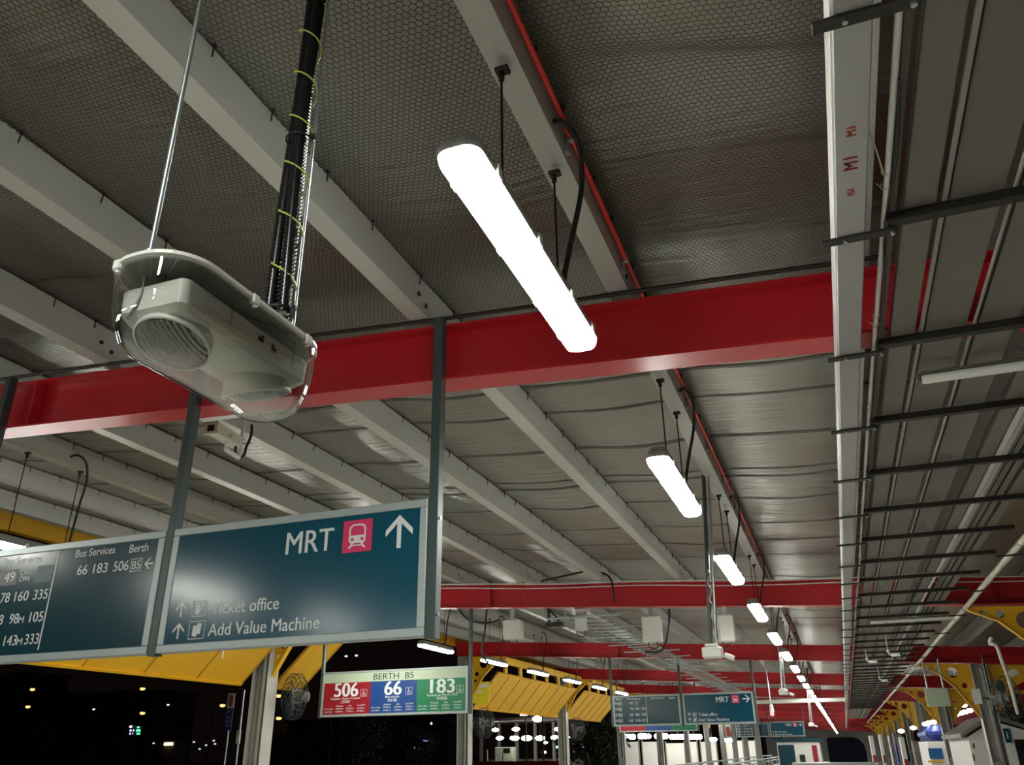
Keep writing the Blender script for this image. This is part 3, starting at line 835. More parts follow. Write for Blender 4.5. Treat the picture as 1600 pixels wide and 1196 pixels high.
h = MB(); h.tube(curve_pts([(.012, .125, -.034), (.012, .13, -.08), (.028, .16, -.11), (.046, .19, -.085), (.050, .20, -.02), (.065, .22, .08), (.06, .22, .165)], 7), .010, 8); h.build('flexible_hose', 'black', cc)

# ---------------------------------------------------------------- boxes hanging under the second rafter, cable ladder
for k, (u, v, wd, hh, rz, lab) in enumerate(((802, 985, .27, .28, 0.0, 'grey-white square box under the second red rafter, above the left batten row'),
                                              (908, 969, .17, .30, 0.25, 'narrow white box at the near end of the cable ladder'),
                                              (1019, 984, .27, .35, 0.1, 'grey-white box hanging midway under the second red rafter'),
                                              (1134, 983, .21, .36, 0.25, 'white box under the second rafter, beside the main row of battens'))):
    c = at(u, v, 11.97)
    t = thing('equipment_box', tuple(c), lab, 'box', 'white boxes under the second red rafter', rz)
    m = MB(); m.bbox((-wd / 2, -.09, -hh / 2), (wd / 2, .09, hh / 2), .012); m.build('enclosure', 'white', t)
    m = MB(); m.bbox((-wd / 2 + .012, -.097, -hh / 2 + .012), (wd / 2 - .012, -.09, hh / 2 - .012), .003); m.build('cover', 'white', t)
    top = 1.712 - 0.0605 * c.x - c.z
    m = MB(); m.bbox((-.03, -.05, hh / 2), (.03, .02, top + .02), .004); m.bbox((-.10, -.05, hh / 2), (.10, .05, hh / 2 + .02), .004); m.build('bracket', 'zinc', t)
    m = MB(); m.tube(curve_pts([(.05, 0, -hh / 2), (.06, 0, -hh / 2 - .06), (0, 0, -hh / 2 - .09), (-.06, 0, -hh / 2 - .06), (-.07, 0, -hh / 2)], 6), .007, 6); m.build('cable_loop', 'black', t)
for pts, lab in (([(-5.35, 11.93, 2.06), (-5.25, 12.1, 1.9), (-4.95, 12.1, 1.82), (-4.7, 12.1, 1.85)], 'black cable slung into the leftmost grey-white box'),
                 ([(-4.92, 12.1, 2.03), (-4.95, 12.1, 1.7), (-5.0, 12.1, 1.4), (-4.88, 12.1, 1.2)], 'black hose hanging beside the leftmost grey-white box'),
                 ([(-3.75, 12.1, 1.78), (-3.9, 12.1, 1.95), (-4.05, 12.1, 2.0)], 'short black cable rising from the black flat unit to the second rafter'),
                 ([(-2.1, 12.2, 1.86), (-2.13, 12.2, 1.6), (-2.25, 12.2, 1.3), (-2.5, 12.2, 1.28)], 'black hose hanging right of the middle grey-white box')):
    m = MB(); m.tube(curve_pts(pts, 8), .016, 8); o = m.build('black_hose', 'black', None, pts[0]); tag(o, lab, 'hose')
c = at(868, 977, 12.1); m = MB(); m.bbox((c.x - .14, c.y - .08, c.z - .035), (c.x + .12, c.y + .08, c.z + .035), .006); m.bbox((c.x - .12, c.y - .02, c.z + .035), (c.x - .08, c.y + .02, 1.712 - .0605 * c.x), .004)
o = m.build('black_device', 'black', None, tuple(c)); tag(o, 'black flat unit hung between two white boxes at the cable ladder', 'device')

lad = thing('cable_ladder', (-3.3, 12.2, 1.80), 'pale steel cable ladder running down the platform below the rafters', 'cable ladder')
for s in (-.2, .2):
    m = MB(); m.bbox((s - .012, -.6, -.03), (s + .012, 19.5, .03), .003); m.build('side_rail', 'zinc', lad)
for k in range(48):
    m = MB(); y = -.4 + k * 0.41; e = .28 if k % 3 else .55
    m.bbox((-e, y - .045, -.036), (e, y + .045, -.02), .003); m.build('rung', 'frame', lad)
for k in range(3):
    m = MB()
    y = RAFTER_Y[k + 1] - 12.2
    for s in (-.19, .19): m.cyl((s, y, .03), (s, y, .14), .006, 6)
    m.build('hanger', 'zinc', lad)

# conduit drops with small white boxes
for k, (x, y, ztop, x2, zb, lab) in enumerate(((-0.79, 6.9, 2.15, -0.885, 0.70, 'white access point box on a tall conduit drop beside the second batten'),
                                               (-0.80, 15.4, 2.15, -0.86, 0.86, 'white box on a conduit drop, right of the far MRT sign'),
                                               (-0.80, 27.0, 2.15, -0.86, 0.60, 'small pale box on a conduit drop near the end of the batten row'))):
    t = thing('access_point', (x2, y, zb), lab, 'box', 'small boxes on conduit drops')
    m = MB(); m.tube([(x - x2, 0, ztop - zb), (0, 0, 0.04)], .017, 10); m.build('drop_conduit', 'post' if k == 0 else 'zinc', t)
    m = MB(); m.tube([(x - x2 + .04, 0, ztop - zb), (.045, 0, 0.04)], .010, 8); m.build('drop_conduit', 'zinc', t)
    m = MB(); m.tube(curve_pts([(.045 + .014 * math.sin(i * 1.9), -.02, 0.04 + i * .04) for i in range(16)], 3), .004, 5); m.build('loose_wire', 'offwhite', t)
    m = MB(); m.bbox((-.07, -.05, -.05), (.09, .05, .035), .012); m.bbox((-.045, -.04, .035), (.06, .04, .06), .008); m.build('enclosure', 'white', t)
    m = MB(); m.cyl((.1, 0, -.03), (.17, 0, -.06), .022, 10); m.build('side_sensor', 'white', t)
c = at(1206, 1112, 22.0)
t = thing('dome_camera', tuple(c), 'white cylinder camera with pink-lit dome hanging below the main batten row', 'camera')
m = MB(); m.cyl((0, 0, .14), (0, 0, roofz(c.x) - c.z - .03), .014, 8); m.build('drop_pole', 'zinc', t)
m = MB(); m.cyl((0, 0, -.02), (0, 0, .15), .055, 14, .04); m.build('body', 'white', t)
m = MB(); m.ball((0, 0, -.06), .05, 12, 8); m.build('dome', emitter('pink_dome', (1.0, 0.55, 0.55), 1.2), t)
m = MB(); m.tube([(-2.6, 30.2, 1.40), (0.2, 30.2, 1.40)], .07, 10); o = m.build('cross_pipe', 'white', None, (-2.6, 30.2, 1.4)); tag(o, 'white horizontal pipe across the platform beyond the far MRT sign', 'pipe')

# ---------------------------------------------------------------- right side: trunking, brackets, crossbars, slat panels, pipes
tk = MB(); tk.bbox((0.237, Y0, 1.590), (0.331, 90, 1.685), .004)
tk = tk.build('cable_trunking', 'trunk', None, (0.237, 0, 1.59)); tag(tk, 'long white box trunking running down the platform, with red M1 marks', 'trunking')
m = MB(); m.bbox((-.005, Y0, .004), (.002, 90, .092), .001); m.build('side_cover', 'white', tk)  # left face whiter than the rest of the trunking
def mark(cx, cyy, size, label):
    """Red stencilled mark M1 on the underside, reading along the trunking."""
    m = MB(); vs, fs = glyphs('M1')
    a = min(v[0] for v in vs); b = max(v[0] for v in vs)
    kx = size * 1.5 / (b - a); kz = size / CAP
    for dx in (0, .0006, -.0006): m.add([(cx - 0.237 - (v[1] - CAP / 2) * kz + dx, cyy + ((a + b) / 2 - v[0]) * kx + dx * 2, -.0012 - abs(dx) * .2) for v in vs], [tuple(f) for f in fs])
    return m.build('stencil_mark', 'redmark', tk)
M['redmark'] = principled('red_stencil', (0.42, 0.02, 0.02), 0.5)
for u, v, s in ((1330, 206, .026), (1329, 256, .040), (1329, 301, .022)):
    d = at(u, v, 1.0); k = 1.5888 / d.z
    mark(d.x * k, d.y * k, s, '')
NB = 42
for k in range(NB):
    y = 1.615 + 0.99 * k
    m = MB(); x0 = 0.190
    m.bbox((x0, y - .019, 1.578), (0.425, y + .019, 1.589), .002)
    br = m.build('steel_bracket', 'steel_black', None, (x0, y, 1.578)); tag(br, 'black steel arm under the white trunking, %s from the camera' % ORD[k], 'bracket', 'black arms under the white trunking')
    if k < 6:
        m = MB(); m.cyl((.075, 0, -.006), (.075, 0, .0), .007, 6); m.cyl((.225, 0, -.010), (.225, 0, .0), .008, 6); m.build('bolt', 'zinc', br)
for k in range(NB):
    y = 2.575 + 0.99 * k
    m = MB(); prof = [(-.02, 0), (.022, 0), (.022, .006), (-.014, .006), (-.014, .034), (-.02, .034)]
    m.loft([[(0.398, y + a, 1.592 + b) for a, b in prof], [(1.55, y + a, 1.592 + b) for a, b in prof]])
    o = m.build('steel_crossbar', 'steel_black', None, (0.398, y, 1.592)); tag(o, 'black steel crossbar under the slatted panels, %s from the camera' % ORD[k], 'bar', 'black crossbars under the slatted panels')
SL = [(0.412, 0.436, 'panel_dark', 1.640), (0.457, 0.556, 'panel', 1.634), (0.572, 0.588, 'trunk', 1.630), (0.600, 0.765, 'panel', 1.650), (0.785, 0.795, 'trunk', 1.636), (0.812, 0.965, 'panel', 1.648),
      (0.965, 1.030, 'panel_dark', 1.652), (1.052, 1.135, 'panel', 1.640), (1.140, 1.172, 'white', 1.630), (1.215, 1.228, 'panel', 1.636), (1.238, 1.275, 'panel', 1.640), (1.290, 1.335, 'panel', 1.640), (1.360, 1.425, 'panel', 1.640)]  # one darker strip lies against the wide grey panel
SN = ['narrow dark strip beside the white pipe', 'grey panel strip, first from the white pipe', 'thin pale rail beside the widest panel strips', 'wide grey panel strip, second from the white pipe', 'thin rail between two wide grey panel strips',
      'wide grey panel strip with a darker outer edge', 'dark strip between two grey panels', 'grey panel strip inside the bright strip', 'bright pale strip among the slatted panels', 'very thin slat just outside the bright strip',
      'narrow slat outside the bright strip', 'narrow slat, second from the outer edge of the panels', 'outermost grey slat of the slatted panels']
for (a, b, mat, z), lab in zip(SL, SN):
    m = MB(); m.bbox((a, Y0, z), (b, 60, z + .012), .002)
    if b - a > .03:
        m.bbox((a, Y0, z), (a + .004, 60, z + .035), .001); m.bbox((b - .004, Y0, z), (b, 60, z + .035), .001)
    o = m.build('slat_panel', mat, None, (a, 0, z)); tag(o, lab, 'panel', 'slatted panels on the right')
# white pipe with cable ties and a black cable
m = MB(); m.tube([(0.392 + .004 * math.sin(.9 * y), y, 1.625 + .003 * math.sin(2 * y)) for y in np.arange(-3, 60, .3)], .0098, 10)
wp = m.build('white_pipe', 'white', None, (0.392, 0, 1.625)); tag(wp, 'thin white pipe tied beside the white trunking', 'pipe')
for k in range(24):
    y = 2.42 + k * .99
    m = MB(); m.torus((0, y - .10, 0), .0135, .0022, 'Y', 14, 5); m.build('cable_tie', 'offwhite', wp)
    m = MB(); m.torus((0, y - .02, -.0), .0135, .0022, 'Y', 14, 5); m.tube([(-.012, y - .02, 0), (-.026, y - .03, .012)], .0018, 5); m.build('cable_tie', 'offwhite', wp)
m = MB(); m.tube(curve_pts([(0.405 + .010 * math.sin(2.1 * k), 1.9 + .35 * k, 1.610 + .006 * math.sin(3.7 * k)) for k in range(70)], 3), .004, 6)
o = m.build('black_cable', 'black', None, (0.405, 1.9, 1.61)); tag(o, 'thin black cable twisted along the thin white pipe', 'cable')
m = MB(); m.tube(curve_pts([(0.335, 2.10, 1.65), (0.36, 2.2, 1.62), (0.385, 2.33, 1.615)], 6), .0025, 6); o = m.build('white_string', 'offwhite', None, (0.335, 2.1, 1.65)); tag(o, 'thin pale string from the white trunking to the white pipe', 'string')
# cross tubes under the slats
for (y, xa_, xb_, lab) in ((3.93, 0.595, 1.6, 'white tube lamp body across the slatted panels, nearest the camera'), (12.6, 0.575, 1.62, 'white tube across the slatted panels, farther from the camera')):
    t = thing('cross_tube', (xa_, y, 1.56), lab, 'tube', 'white tubes across the slatted panels')
    m = MB(); m.tube([(0, 0, 0), (.012, 0, 0), (xb_ - xa_, 0, 0)], [.018, .022, .022], 14); m.build('tube', 'white', t)
    m = MB(); m.bbox((-.02, -.012, -.012), (.0, .012, .03), .003); m.bbox((.0, -.026, .02), (xb_ - xa_, .026, .032), .003); m.build('holder', 'panel_dark', t)
# white conduit pipe along the outer edge
pts = [(1.70 + .006 * math.sin(1.1 * y), y, 1.605) for y in np.arange(-2, 70, .5)]
m = MB(); m.tube(pts, .030, 12); cp_ = m.build('conduit_pipe', 'offwhite', None, (1.7, 0, 1.605)); tag(cp_, 'pale round conduit pipe running diagonally along the outer edge of the slatted panels', 'pipe')
for k in range(30):
    y = 6.2 + k * .99
    m = MB(); m.tube([(0, y - .02, 0), (0, y + .02, 0)], .0345, 12); m.build('pipe_clip', 'zinc', cp_)
for k in range(14):
    y = 2.575 + .99 * 2 * k
    m = MB(); m.bbox((1.545, y - .012, 1.560), (1.76, y + .012, 1.573), .002); o = m.build('pipe_bracket', 'steel_black', None, (1.55, y, 1.56)); tag(o, 'dark flat arm carrying the pale conduit pipe, %s from the camera' % ORD[k], 'bracket', 'dark arms carrying the conduit pipe')
# small bullet cameras below the slats
def bullet(c, label, rz):
    t = thing('bullet_camera', tuple(c), label, 'camera', 'small white cameras under the slatted panels', rz)
    m = MB(); m.tube([(0, -.09, 0), (0, -.085, 0), (0, .06, .008), (0, .07, .008)], [.022, .028, .026, .012], 12); m.build('body', 'white', t)
    m = MB(); m.cyl((0, -.093, 0), (0, -.089, 0), .018, 12); m.build('lens', 'black_gloss', t)
    m = MB(); m.tube([(0, .05, .01), (-.01, .09, .02), (-.01, .10, .06)], .012, 8); m.cyl((-.01, .10, .05), (-.01, .10, .085), .024, 10); m.cyl((-.01, .10, .08), (-.01, .10, 1.60 - c[2]), .007, 6); m.build('mount', 'white', t)
for (u, v, y, lab) in ((1399, 1024, 14.4, 'white bullet camera under the slats, nearest of three'), (1364, 1035, 16.5, 'white bullet camera closest to the white trunking'), (1382, 1064, 20.6, 'white bullet camera under the slats, farthest of three')):
    b_ = bullet(at(u, v, y), lab, 1.0)

# ---------------------------------------------------------------- yellow haunches and columns
def column(x, y, side, label, glabel):
    t = thing('steel_column', (x, y, FLOOR), label, 'column', glabel)
    H = 1.712 - 0.0605 * x - FLOOR - .012
    m = MB(); b, tf = .14, .012
    if side < 0:
        m.box((-.15, -b, .02), (-.138, b, H)); m.box((.138, -b, .02), (.15, b, H)); m.box((-.138, -.005, .02), (.138, .005, H))
    else:
        m.box((-.15, -b, .02), (-.138, b, H)); m.box((.138, -b, .02), (.15, b, H)); m.box((-.138, -.005, .02), (.138, .005, H))
    m.build('shaft', 'column', t)
    m = MB(); m.bbox((-.22, -.22, 0), (.22, .22, .025), .004); m.build('foot_plate', 'column_dark', t)
    m = MB(); m.cyl((.05, -.10, .03), (.05, -.10, H - .1), .05, 12); m.build('down_pipe', 'column_dark', t)
    m = MB(); m.bbox((-.12, -.165, .95), (.02, -.10, 1.25), .006); m.build('socket_box', 'column_dark', t)
    # haunch: perforated yellow bracket under the rafter
    s = 1 if side < 0 else -1
    zb = lambda dx: H - 0.0605 * dx - .004
    L = 1.12
    out = [(s * .15, zb(s * .15)), (s * L, zb(s * L)), (s * (L - .02), zb(s * L) - .05), (s * .80, zb(s * .8) - .17), (s * .50, zb(s * .5) - .46), (s * .30, zb(s * .3) - .80), (s * .15, zb(s * .15) - 1.05)]
    holes = [(s * .95, zb(s * .95) - .075, .032), (s * .76, zb(s * .76) - .095, .052), (s * .50, zb(s * .5) - .17, .105), (s * .32, zb(s * .3) - .42, .055), (s * .28, zb(s * .28) - .58, .04), (s * .22, zb(s * .2) - .74, .028)]
    if s < 0: out = out[::-1]
    hp = plate('haunch_plate', out, holes, -.012, .012, 'yellow', t)
    m = MB(); q = out if s > 0 else out[::-1]
    for a_, b_ in zip(q[1:-1], q[2:]):
        m.loft([[(a_[0], -.05, a_[1]), (a_[0], .05, a_[1]), (a_[0], .05, a_[1] - .012), (a_[0], -.05, a_[1] - .012)], [(b_[0], -.05, b_[1]), (b_[0], .05, b_[1]), (b_[0], .05, b_[1] - .012), (b_[0], -.05, b_[1] - .012)]])
    m.build('edge_flange', 'yellow', hp)
    if s < 0:
        zr = lambda x_: H - 0.0605 * x_ - .004
        o2 = [(.15, zr(.15)), (.15, zr(.15) - 1.0), (.32, zr(.3) - .76), (.55, zr(.5) - .44), (.95, zr(.9) - .22), (1.6, zr(1.6) - .10), (3.2, zr(3.2) - .08), (3.2, zr(3.2))]
        plate('haunch_plate', o2, [(.34, zr(.3) - .36, .06), (.30, zr(.3) - .56, .04), (.62, zr(.6) - .16, .09), (.95, zr(.9) - .11, .05)], -.012, .012, 'yellow', t)
    return t
NEARL = {1: 'pale steel column under the yellow canopy, beside the wall fan', 2: 'pale steel column behind the BERTH B5 sign', 3: 'pale steel column between the two far yellow canopies'}
for k, y in enumerate(RAFTER_Y[:10]):
    column(-8.75, y, -1, NEARL.get(k, 'pale steel column on the left side of the platform, %s from the camera' % ORD[k]), 'left columns')
    column(2.80, y, 1, 'pale steel column with yellow haunch on the right, %s from the camera' % ORD[k], 'right columns')

# ---------------------------------------------------------------- yellow canopies and fascia on the left
def canopy(y0, y1, skew, nribs, label):
    T = Vector((-8.00, 0, 1.845)); Bm = Vector((-8.93, 0, 1.03))
    t = thing('yellow_canopy', (-8.0, y0, 1.845), label, 'canopy', 'sloping yellow canopies')
    n = (Bm - T).normalized(); up = Vector((n.z, 0, -n.x)); up = up if up.z > 0 else -up
    sk = skew
    def pt(w, u, h=0):     # w along the platform, u down the slope
        p = T + (Bm - T) * u - up * h
        return (p.x + 8.0, y0 + (y1 - y0) * w + sk * u * 1.0 - y0, p.z - 1.845)
    m = MB()
    for i in range(nribs):
        a, b = i / nribs + .004 / (y1 - y0), (i + 1) / nribs - .004 / (y1 - y0)
        m.loft([[pt(a, 0), pt(b, 0), pt(b, 0, -.02), pt(a, 0, -.02)], [pt(a, 1), pt(b, 1), pt(b, 1, -.02), pt(a, 1, -.02)]])
    m.build('sheet', 'yellow', t)
    for i in range(nribs + 1):
        m = MB(); a, b = i / nribs - .012 / (y1 - y0), i / nribs + .012 / (y1 - y0)
        m.loft([[pt(a, 0, .014), pt(b, 0, .014), pt(b, 0, -.025), pt(a, 0, -.025)], [pt(a, 1, .014), pt(b, 1, .014), pt(b, 1, -.025), pt(a, 1, -.025)]])
        m.build('standing_seam', 'yellow_dark', t)  # shading lines along the seams put into a darker yellow
    for u in (0.0, 1.0):
        m = MB(); m.loft([[pt(0, u, .0), pt(0, u, .03), pt(0, u + (.03 if u == 0 else -.03), .03), pt(0, u + (.03 if u == 0 else -.03), 0)], [pt(1, u, .0), pt(1, u, .03), pt(1, u + (.03 if u == 0 else -.03), .03), pt(1, u + (.03 if u == 0 else -.03), 0)]])
        m.build('edge_rail', 'yellow', t)
    return t
canopy(3.9, 11.35, .15, 7, 'long yellow canopy sheet hanging behind and below the big signs')
canopy(12.25, 13.05, .1, 1, 'short yellow canopy piece right of the first pale column')
canopy(20.45, 27.5, .5, 8, 'middle yellow canopy right of the BERTH B5 sign')
canopy(28.45, 33.4, .4, 6, 'far yellow canopy left of the far bus services sign')
fs_ = MB(); fs_.bbox((-9.15, Y0, 2.50), (-9.03, 60, 2.83), .006)
o = fs_.build('yellow_fascia', 'yellow_dark', None, (-9.09, 0, 2.5)); tag(o, 'yellow edge beam along the left eave of the roof', 'fascia')
fs_ = MB(); fs_.bbox((-8.13, 20.4, 2.10), (-8.03, 34.6, 2.28), .006); o = fs_.build('canopy_beam', 'yellow', None, (-8.08, 20.4, 2.1)); tag(o, 'yellow horizontal beam above the middle and far canopies', 'beam')
for k, (y, lab) in enumerate([(21.2 + 1.15 * i, 'yellow upright above the middle canopy, %s from the camera' % ORD[i]) for i in range(6)] + [(29.4 + 1.15 * i, 'yellow upright above the far canopy, %s from the camera' % ORD[i]) for i in range(4)]):
    m = MB(); m.bbox((-8.12, y - .09, 1.83), (-8.06, y + .09, 2.14), .004); o = m.build('yellow_upright', 'yellow', None, (-8.1, y, 1.83)); tag(o, lab, 'upright', 'yellow uprights above the canopies')
# yellow caution plates on the end of the middle canopy
c = at(752, 1082, 20.25); m = MB(); m.bbox((c.x - .24, c.y - .01, c.z - .26), (c.x + .22, c.y + .01, c.z + .24), .003)
o = m.build('caution_plate', principled('bright_caution_yellow', (0.72, 0.62, 0.02), .5), None, tuple(c)); tag(o, 'bright yellow notice plate at the near end of the middle canopy', 'notice')
m = MB(); rect(m, -.10, .18, .10, .19, -.0115); rect(m, -.16, .02, -.02, .04, -.0115); m.build('pale_print', 'letter', o)
# small hanging strips on canopy (bare bulbs seen against the sheet)
for u, v, y, lab in ((348, 1022, 10.2, 'tiny pale fitting under the long canopy sheet'), ):
    c = at(u, v, y); m = MB(); m.cyl(c + Vector((0, 0, -.06)), c + Vector((0, 0, .06)), .012, 8); o = m.build('canopy_fitting', 'white', None, tuple(c)); tag(o, lab, 'fitting')

# ---------------------------------------------------------------- industrial wall fans
def make_fan(loc, rz, label):
    t = thing('wall_fan', loc, label, 'fan', 'caged wall fans on columns', rz)
    m = MB(); R_ = .36
    for r_, y in ((R_, 0), (R_, .10), (.30, -.035), (.30, .135), (.22, -.055), (.14, -.065), (.07, -.068), (.22, .155), (.14, .165)): m.torus((0, y, 0), r_, .006, 'Y', 30, 5)
    for k in range(28):
        a = 2 * PI * k / 28; cx, cz = math.cos(a), math.sin(a)
        m.tube([(.05 * cx, -.07, .05 * cz), (.22 * cx, -.056, .22 * cz), (.30 * cx, -.036, .30 * cz), (R_ * cx, 0, R_ * cz), (R_ * cx, .10, R_ * cz), (.30 * cx, .135, .30 * cz), (.10 * cx, .168, .10 * cz)], .0028, 4)
    m.build('cage', 'post', t)
    for k in range(3):
        bl = MB(); a0 = 2 * PI * k / 3; rows = []
        for i in range(7):
            r_ = .05 + .26 * i / 6; wdt = .35 + .5 * math.sin(PI * i / 7)
            rows.append([(r_ * math.cos(a0 + wdt * (q - .5) * .9), .05 + .05 * (q - .5), r_ * math.sin(a0 + wdt * (q - .5) * .9)) for q in (0, .33, .66, 1)])
        rows2 = [[(p[0], p[1] + .004, p[2]) for p in r_] for r_ in rows]
        bl.loft([r1 + r2[::-1] for r1, r2 in zip(rows, rows2)], True, False); bl.build('blade', 'zinc', t)
    m = MB(); m.cyl((0, .0, 0), (0, .09, 0), .05, 12); m.cyl((0, .09, 0), (0, .30, 0), .085, 14); m.build('motor', 'column_dark', t)
    m = MB(); m.tube([(0, .28, 0), (-.2, .36, .02), (-.40, .30, .04)], .022, 8); m.bbox((-.43, .22, -.08), (-.40, .38, .16), .004); m.build('wall_bracket', 'column_dark', t)
    return t
f0 = make_fan((-8.50, 12.30, 0.88), math.radians(-28), 'caged wall fan on the pale column left of the BERTH B5 sign')
f0.scale = (1, 1, 1)
for loc, lab in (((-8.45, 20.5, 0.66), 'caged wall fan right of the column behind the BERTH B5 sign'), ((-8.45, 28.7, 0.66), 'dim caged wall fan under the far yellow canopy')):
    dup(f0, loc, lab)
c = at(1578, 1092, 13.4)
dup(f0, tuple(c), 'dark caged fan hanging at the right edge below the yellow haunch', None, math.radians(50)).scale = (.8, .8, .8)
m = MB(); m.tube(curve_pts([at(1549, 997, 12.0), at(1547, 1006, 12.0), at(1557, 1010, 12.0), at(1566, 1035, 12.2), at(1578, 1068, 12.6), at(1590, 1115, 13.2)], 6), .022, 8)
o = m.build('white_hose', 'white', None, tuple(at(1549, 997, 12))); tag(o, 'pale hose hanging from the yellow haunch to the right-hand fan', 'hose')
m = MB(); m.tube([at(1534, 1024, 17.0), at(1553, 1112, 17.0)], .02, 8); o = m.build('black_rod', 'black', None, tuple(at(1534, 1024, 17))); tag(o, 'thin black rod hanging beside the first right-hand column in view', 'rod')

# ---------------------------------------------------------------- right side shopfronts
c0 = at(1444, 1077, 19.2); c1 = at(1486, 1104, 19.2)
t = thing('blank_board', ((c0.x + c1.x) / 2, 19.2, c1.z), 'pale blank sign board hung in front of the yellow haunches', 'sign')
hw, hh = (c1.x - c0.x) / 2, c0.z - c1.z
m = MB(); m.bbox((-hw, -.03, 0), (hw, .03, hh), .006); m.build('board', 'berth_head', t)
m = MB()
for s in (-.7, .7): m.bbox((s * hw - .015, -.015, hh), (s * hw + .015, .015, 1.712 - .0605 * t.location.x - c1.z), .003)
m.build('hanger', 'zinc', t)

ks = thing('white_kiosk', (4.1, 24.5, FLOOR), 'white kiosk with a gabled roof behind the right-hand column', 'kiosk')
def kx(u, v=1150, y=22.5): return at(u, v, y)
kl = kx(1512).x - 4.1; kr = kx(1600).x - 4.1 + .8; kz = kx(1520, 1152).z - FLOOR; ka = kx(1556, 1127).z - FLOOR; km = kx(1556).x - 4.1
m = MB(); m.poly_y([(kl, 0), (kr, 0), (kr, kz - .15), (km, ka), (kl, kz)], -2.0, 2.2); m.build('walls', 'wallwhite', ks)
m = MB(); m.loft([[(kl - .15, -2.1, kz - .02), (km, -2.1, ka + .06), (km, -2.1, ka + .14), (kl - .15, -2.1, kz + .07)], [(kl - .15, 2.3, kz - .02), (km, 2.3, ka + .06), (km, 2.3, ka + .14), (kl - .15, 2.3, kz + .07)]])
m.loft([[(km, -2.1, ka + .06), (kr + .1, -2.1, kz - .17), (kr + .1, -2.1, kz - .08), (km, -2.1, ka + .14)], [(km, 2.3, ka + .06), (kr + .1, 2.3, kz - .17), (kr + .1, 2.3, kz - .08), (km, 2.3, ka + .14)]]); m.build('roof', 'panel', ks)
i0 = kx(1566, 1139); i1 = kx(1581, 1161)
m = MB(); m.bbox((i0.x - 4.1, -2.05, i1.z - FLOOR), (i1.x - 4.1, -2.0, i0.z - FLOOR), .004); ip = m.build('information_panel', 'teal', ks)
m = MB(); mx = (i0.x + i1.x) / 2 - 4.1; write(m, 'i', mx - .012, mx + .012, i1.z - FLOOR + .08, (i0.z - i1.z) * .55, -2.052); m.build('letter_i', 'letter', ip)
m = MB(); m.bbox((kx(1582).x - 4.1, -2.06, .3), (kr - .05, -2.0, kx(1590, 1156).z - FLOOR), .004); m.build('counter_window', 'glass_dark', ks)
for v0, v1 in ((1162, 1170), (1179, 1190)):
    a_ = kx(1519, v0); b_ = kx(1523, v1); m = MB(); m.bbox((a_.x - 4.1, -2.02, b_.z - FLOOR), (b_.x - 4.1, -2.0, a_.z - FLOOR), .002); m.build('red_label', 'berth_red', ks)

sh = thing('shop_unit', (4.6, 33.0, FLOOR), 'shop with a blue rounded fascia and white front beyond the right-hand columns', 'shop')
def sx_(u, v): p = at(u, v, 31.0); return p.x - 4.6, p.z - FLOOR
a_ = sx_(1444, 1134); b_ = sx_(1502, 1158); c_ = sx_(1508, 1196)
m = MB(); m.bbox((a_[0], -2.0, b_[1]), (b_[0], 1.8, a_[1]), .18); m.build('blue_fascia', 'signblue', sh)
m = MB(); m.box((a_[0], -1.95, 0), (c_[0], 1.8, b_[1] - .005)); m.build('white_front', 'wallwhite', sh)
p0 = sx_(1450, 1170); p1 = sx_(1475, 1186); m = MB(); m.bbox((p0[0], -2.0, p1[1]), (p1[0], -1.95, p0[1]), .004); m.build('poster', emitter('dim_blue_poster', (0.03, 0.12, 0.26), .5), sh)  # small blue screen, glowing dimly
p0 = sx_(1450, 1189); p1 = sx_(1475, 1192); m = MB(); m.bbox((p0[0], -2.0, p1[1]), (p1[0], -1.95, p0[1]), .004); m.build('yellow_strip', 'yellow', sh)
p0 = sx_(1488, 1168); p1 = sx_(1493, 1184); m = MB(); m.bbox((p0[0], -2.0, p1[1]), (p1[0], -1.95, p0[1]), .004); m.build('handle', 'black', sh)
# shop eave lamps: little bright lamps in two clusters
for i, (u, v) in enumerate(((1487, 1119), (1494, 1117), (1501, 1115), (1508, 1113), (1515, 1111), (1452, 1130), (1458, 1129), (1446, 1132), (1506, 1103), (1427, 1138), (1408, 1143))):
    c = at(u, v, 29.0 + .35 * i); m = MB(); m.ball(c, .085, 10, 6, (1.2, 1, .7)); m2 = MB(); m2.cyl((c.x, c.y, c.z + .05), (c.x, c.y, roofz(c.x)), .01, 6)
    glow('shop_lamp', c, m, 'far_glow', m2, 'small white lamp in front of the right-hand shops, %s in its cluster' % ORD[i], 'lamp', 'small lamps before the shops')
m = MB(); p = at(1492, 1128, 34.0); m.bbox((p.x - .6, 33.5, p.z - .12), (p.x + 1.2, 34.5, p.z + .35), .02); o = m.build('red_shop_sign', 'berth_red', None, tuple(p)); tag(o, 'dark red fascia behind the cluster of shop lamps', 'sign')
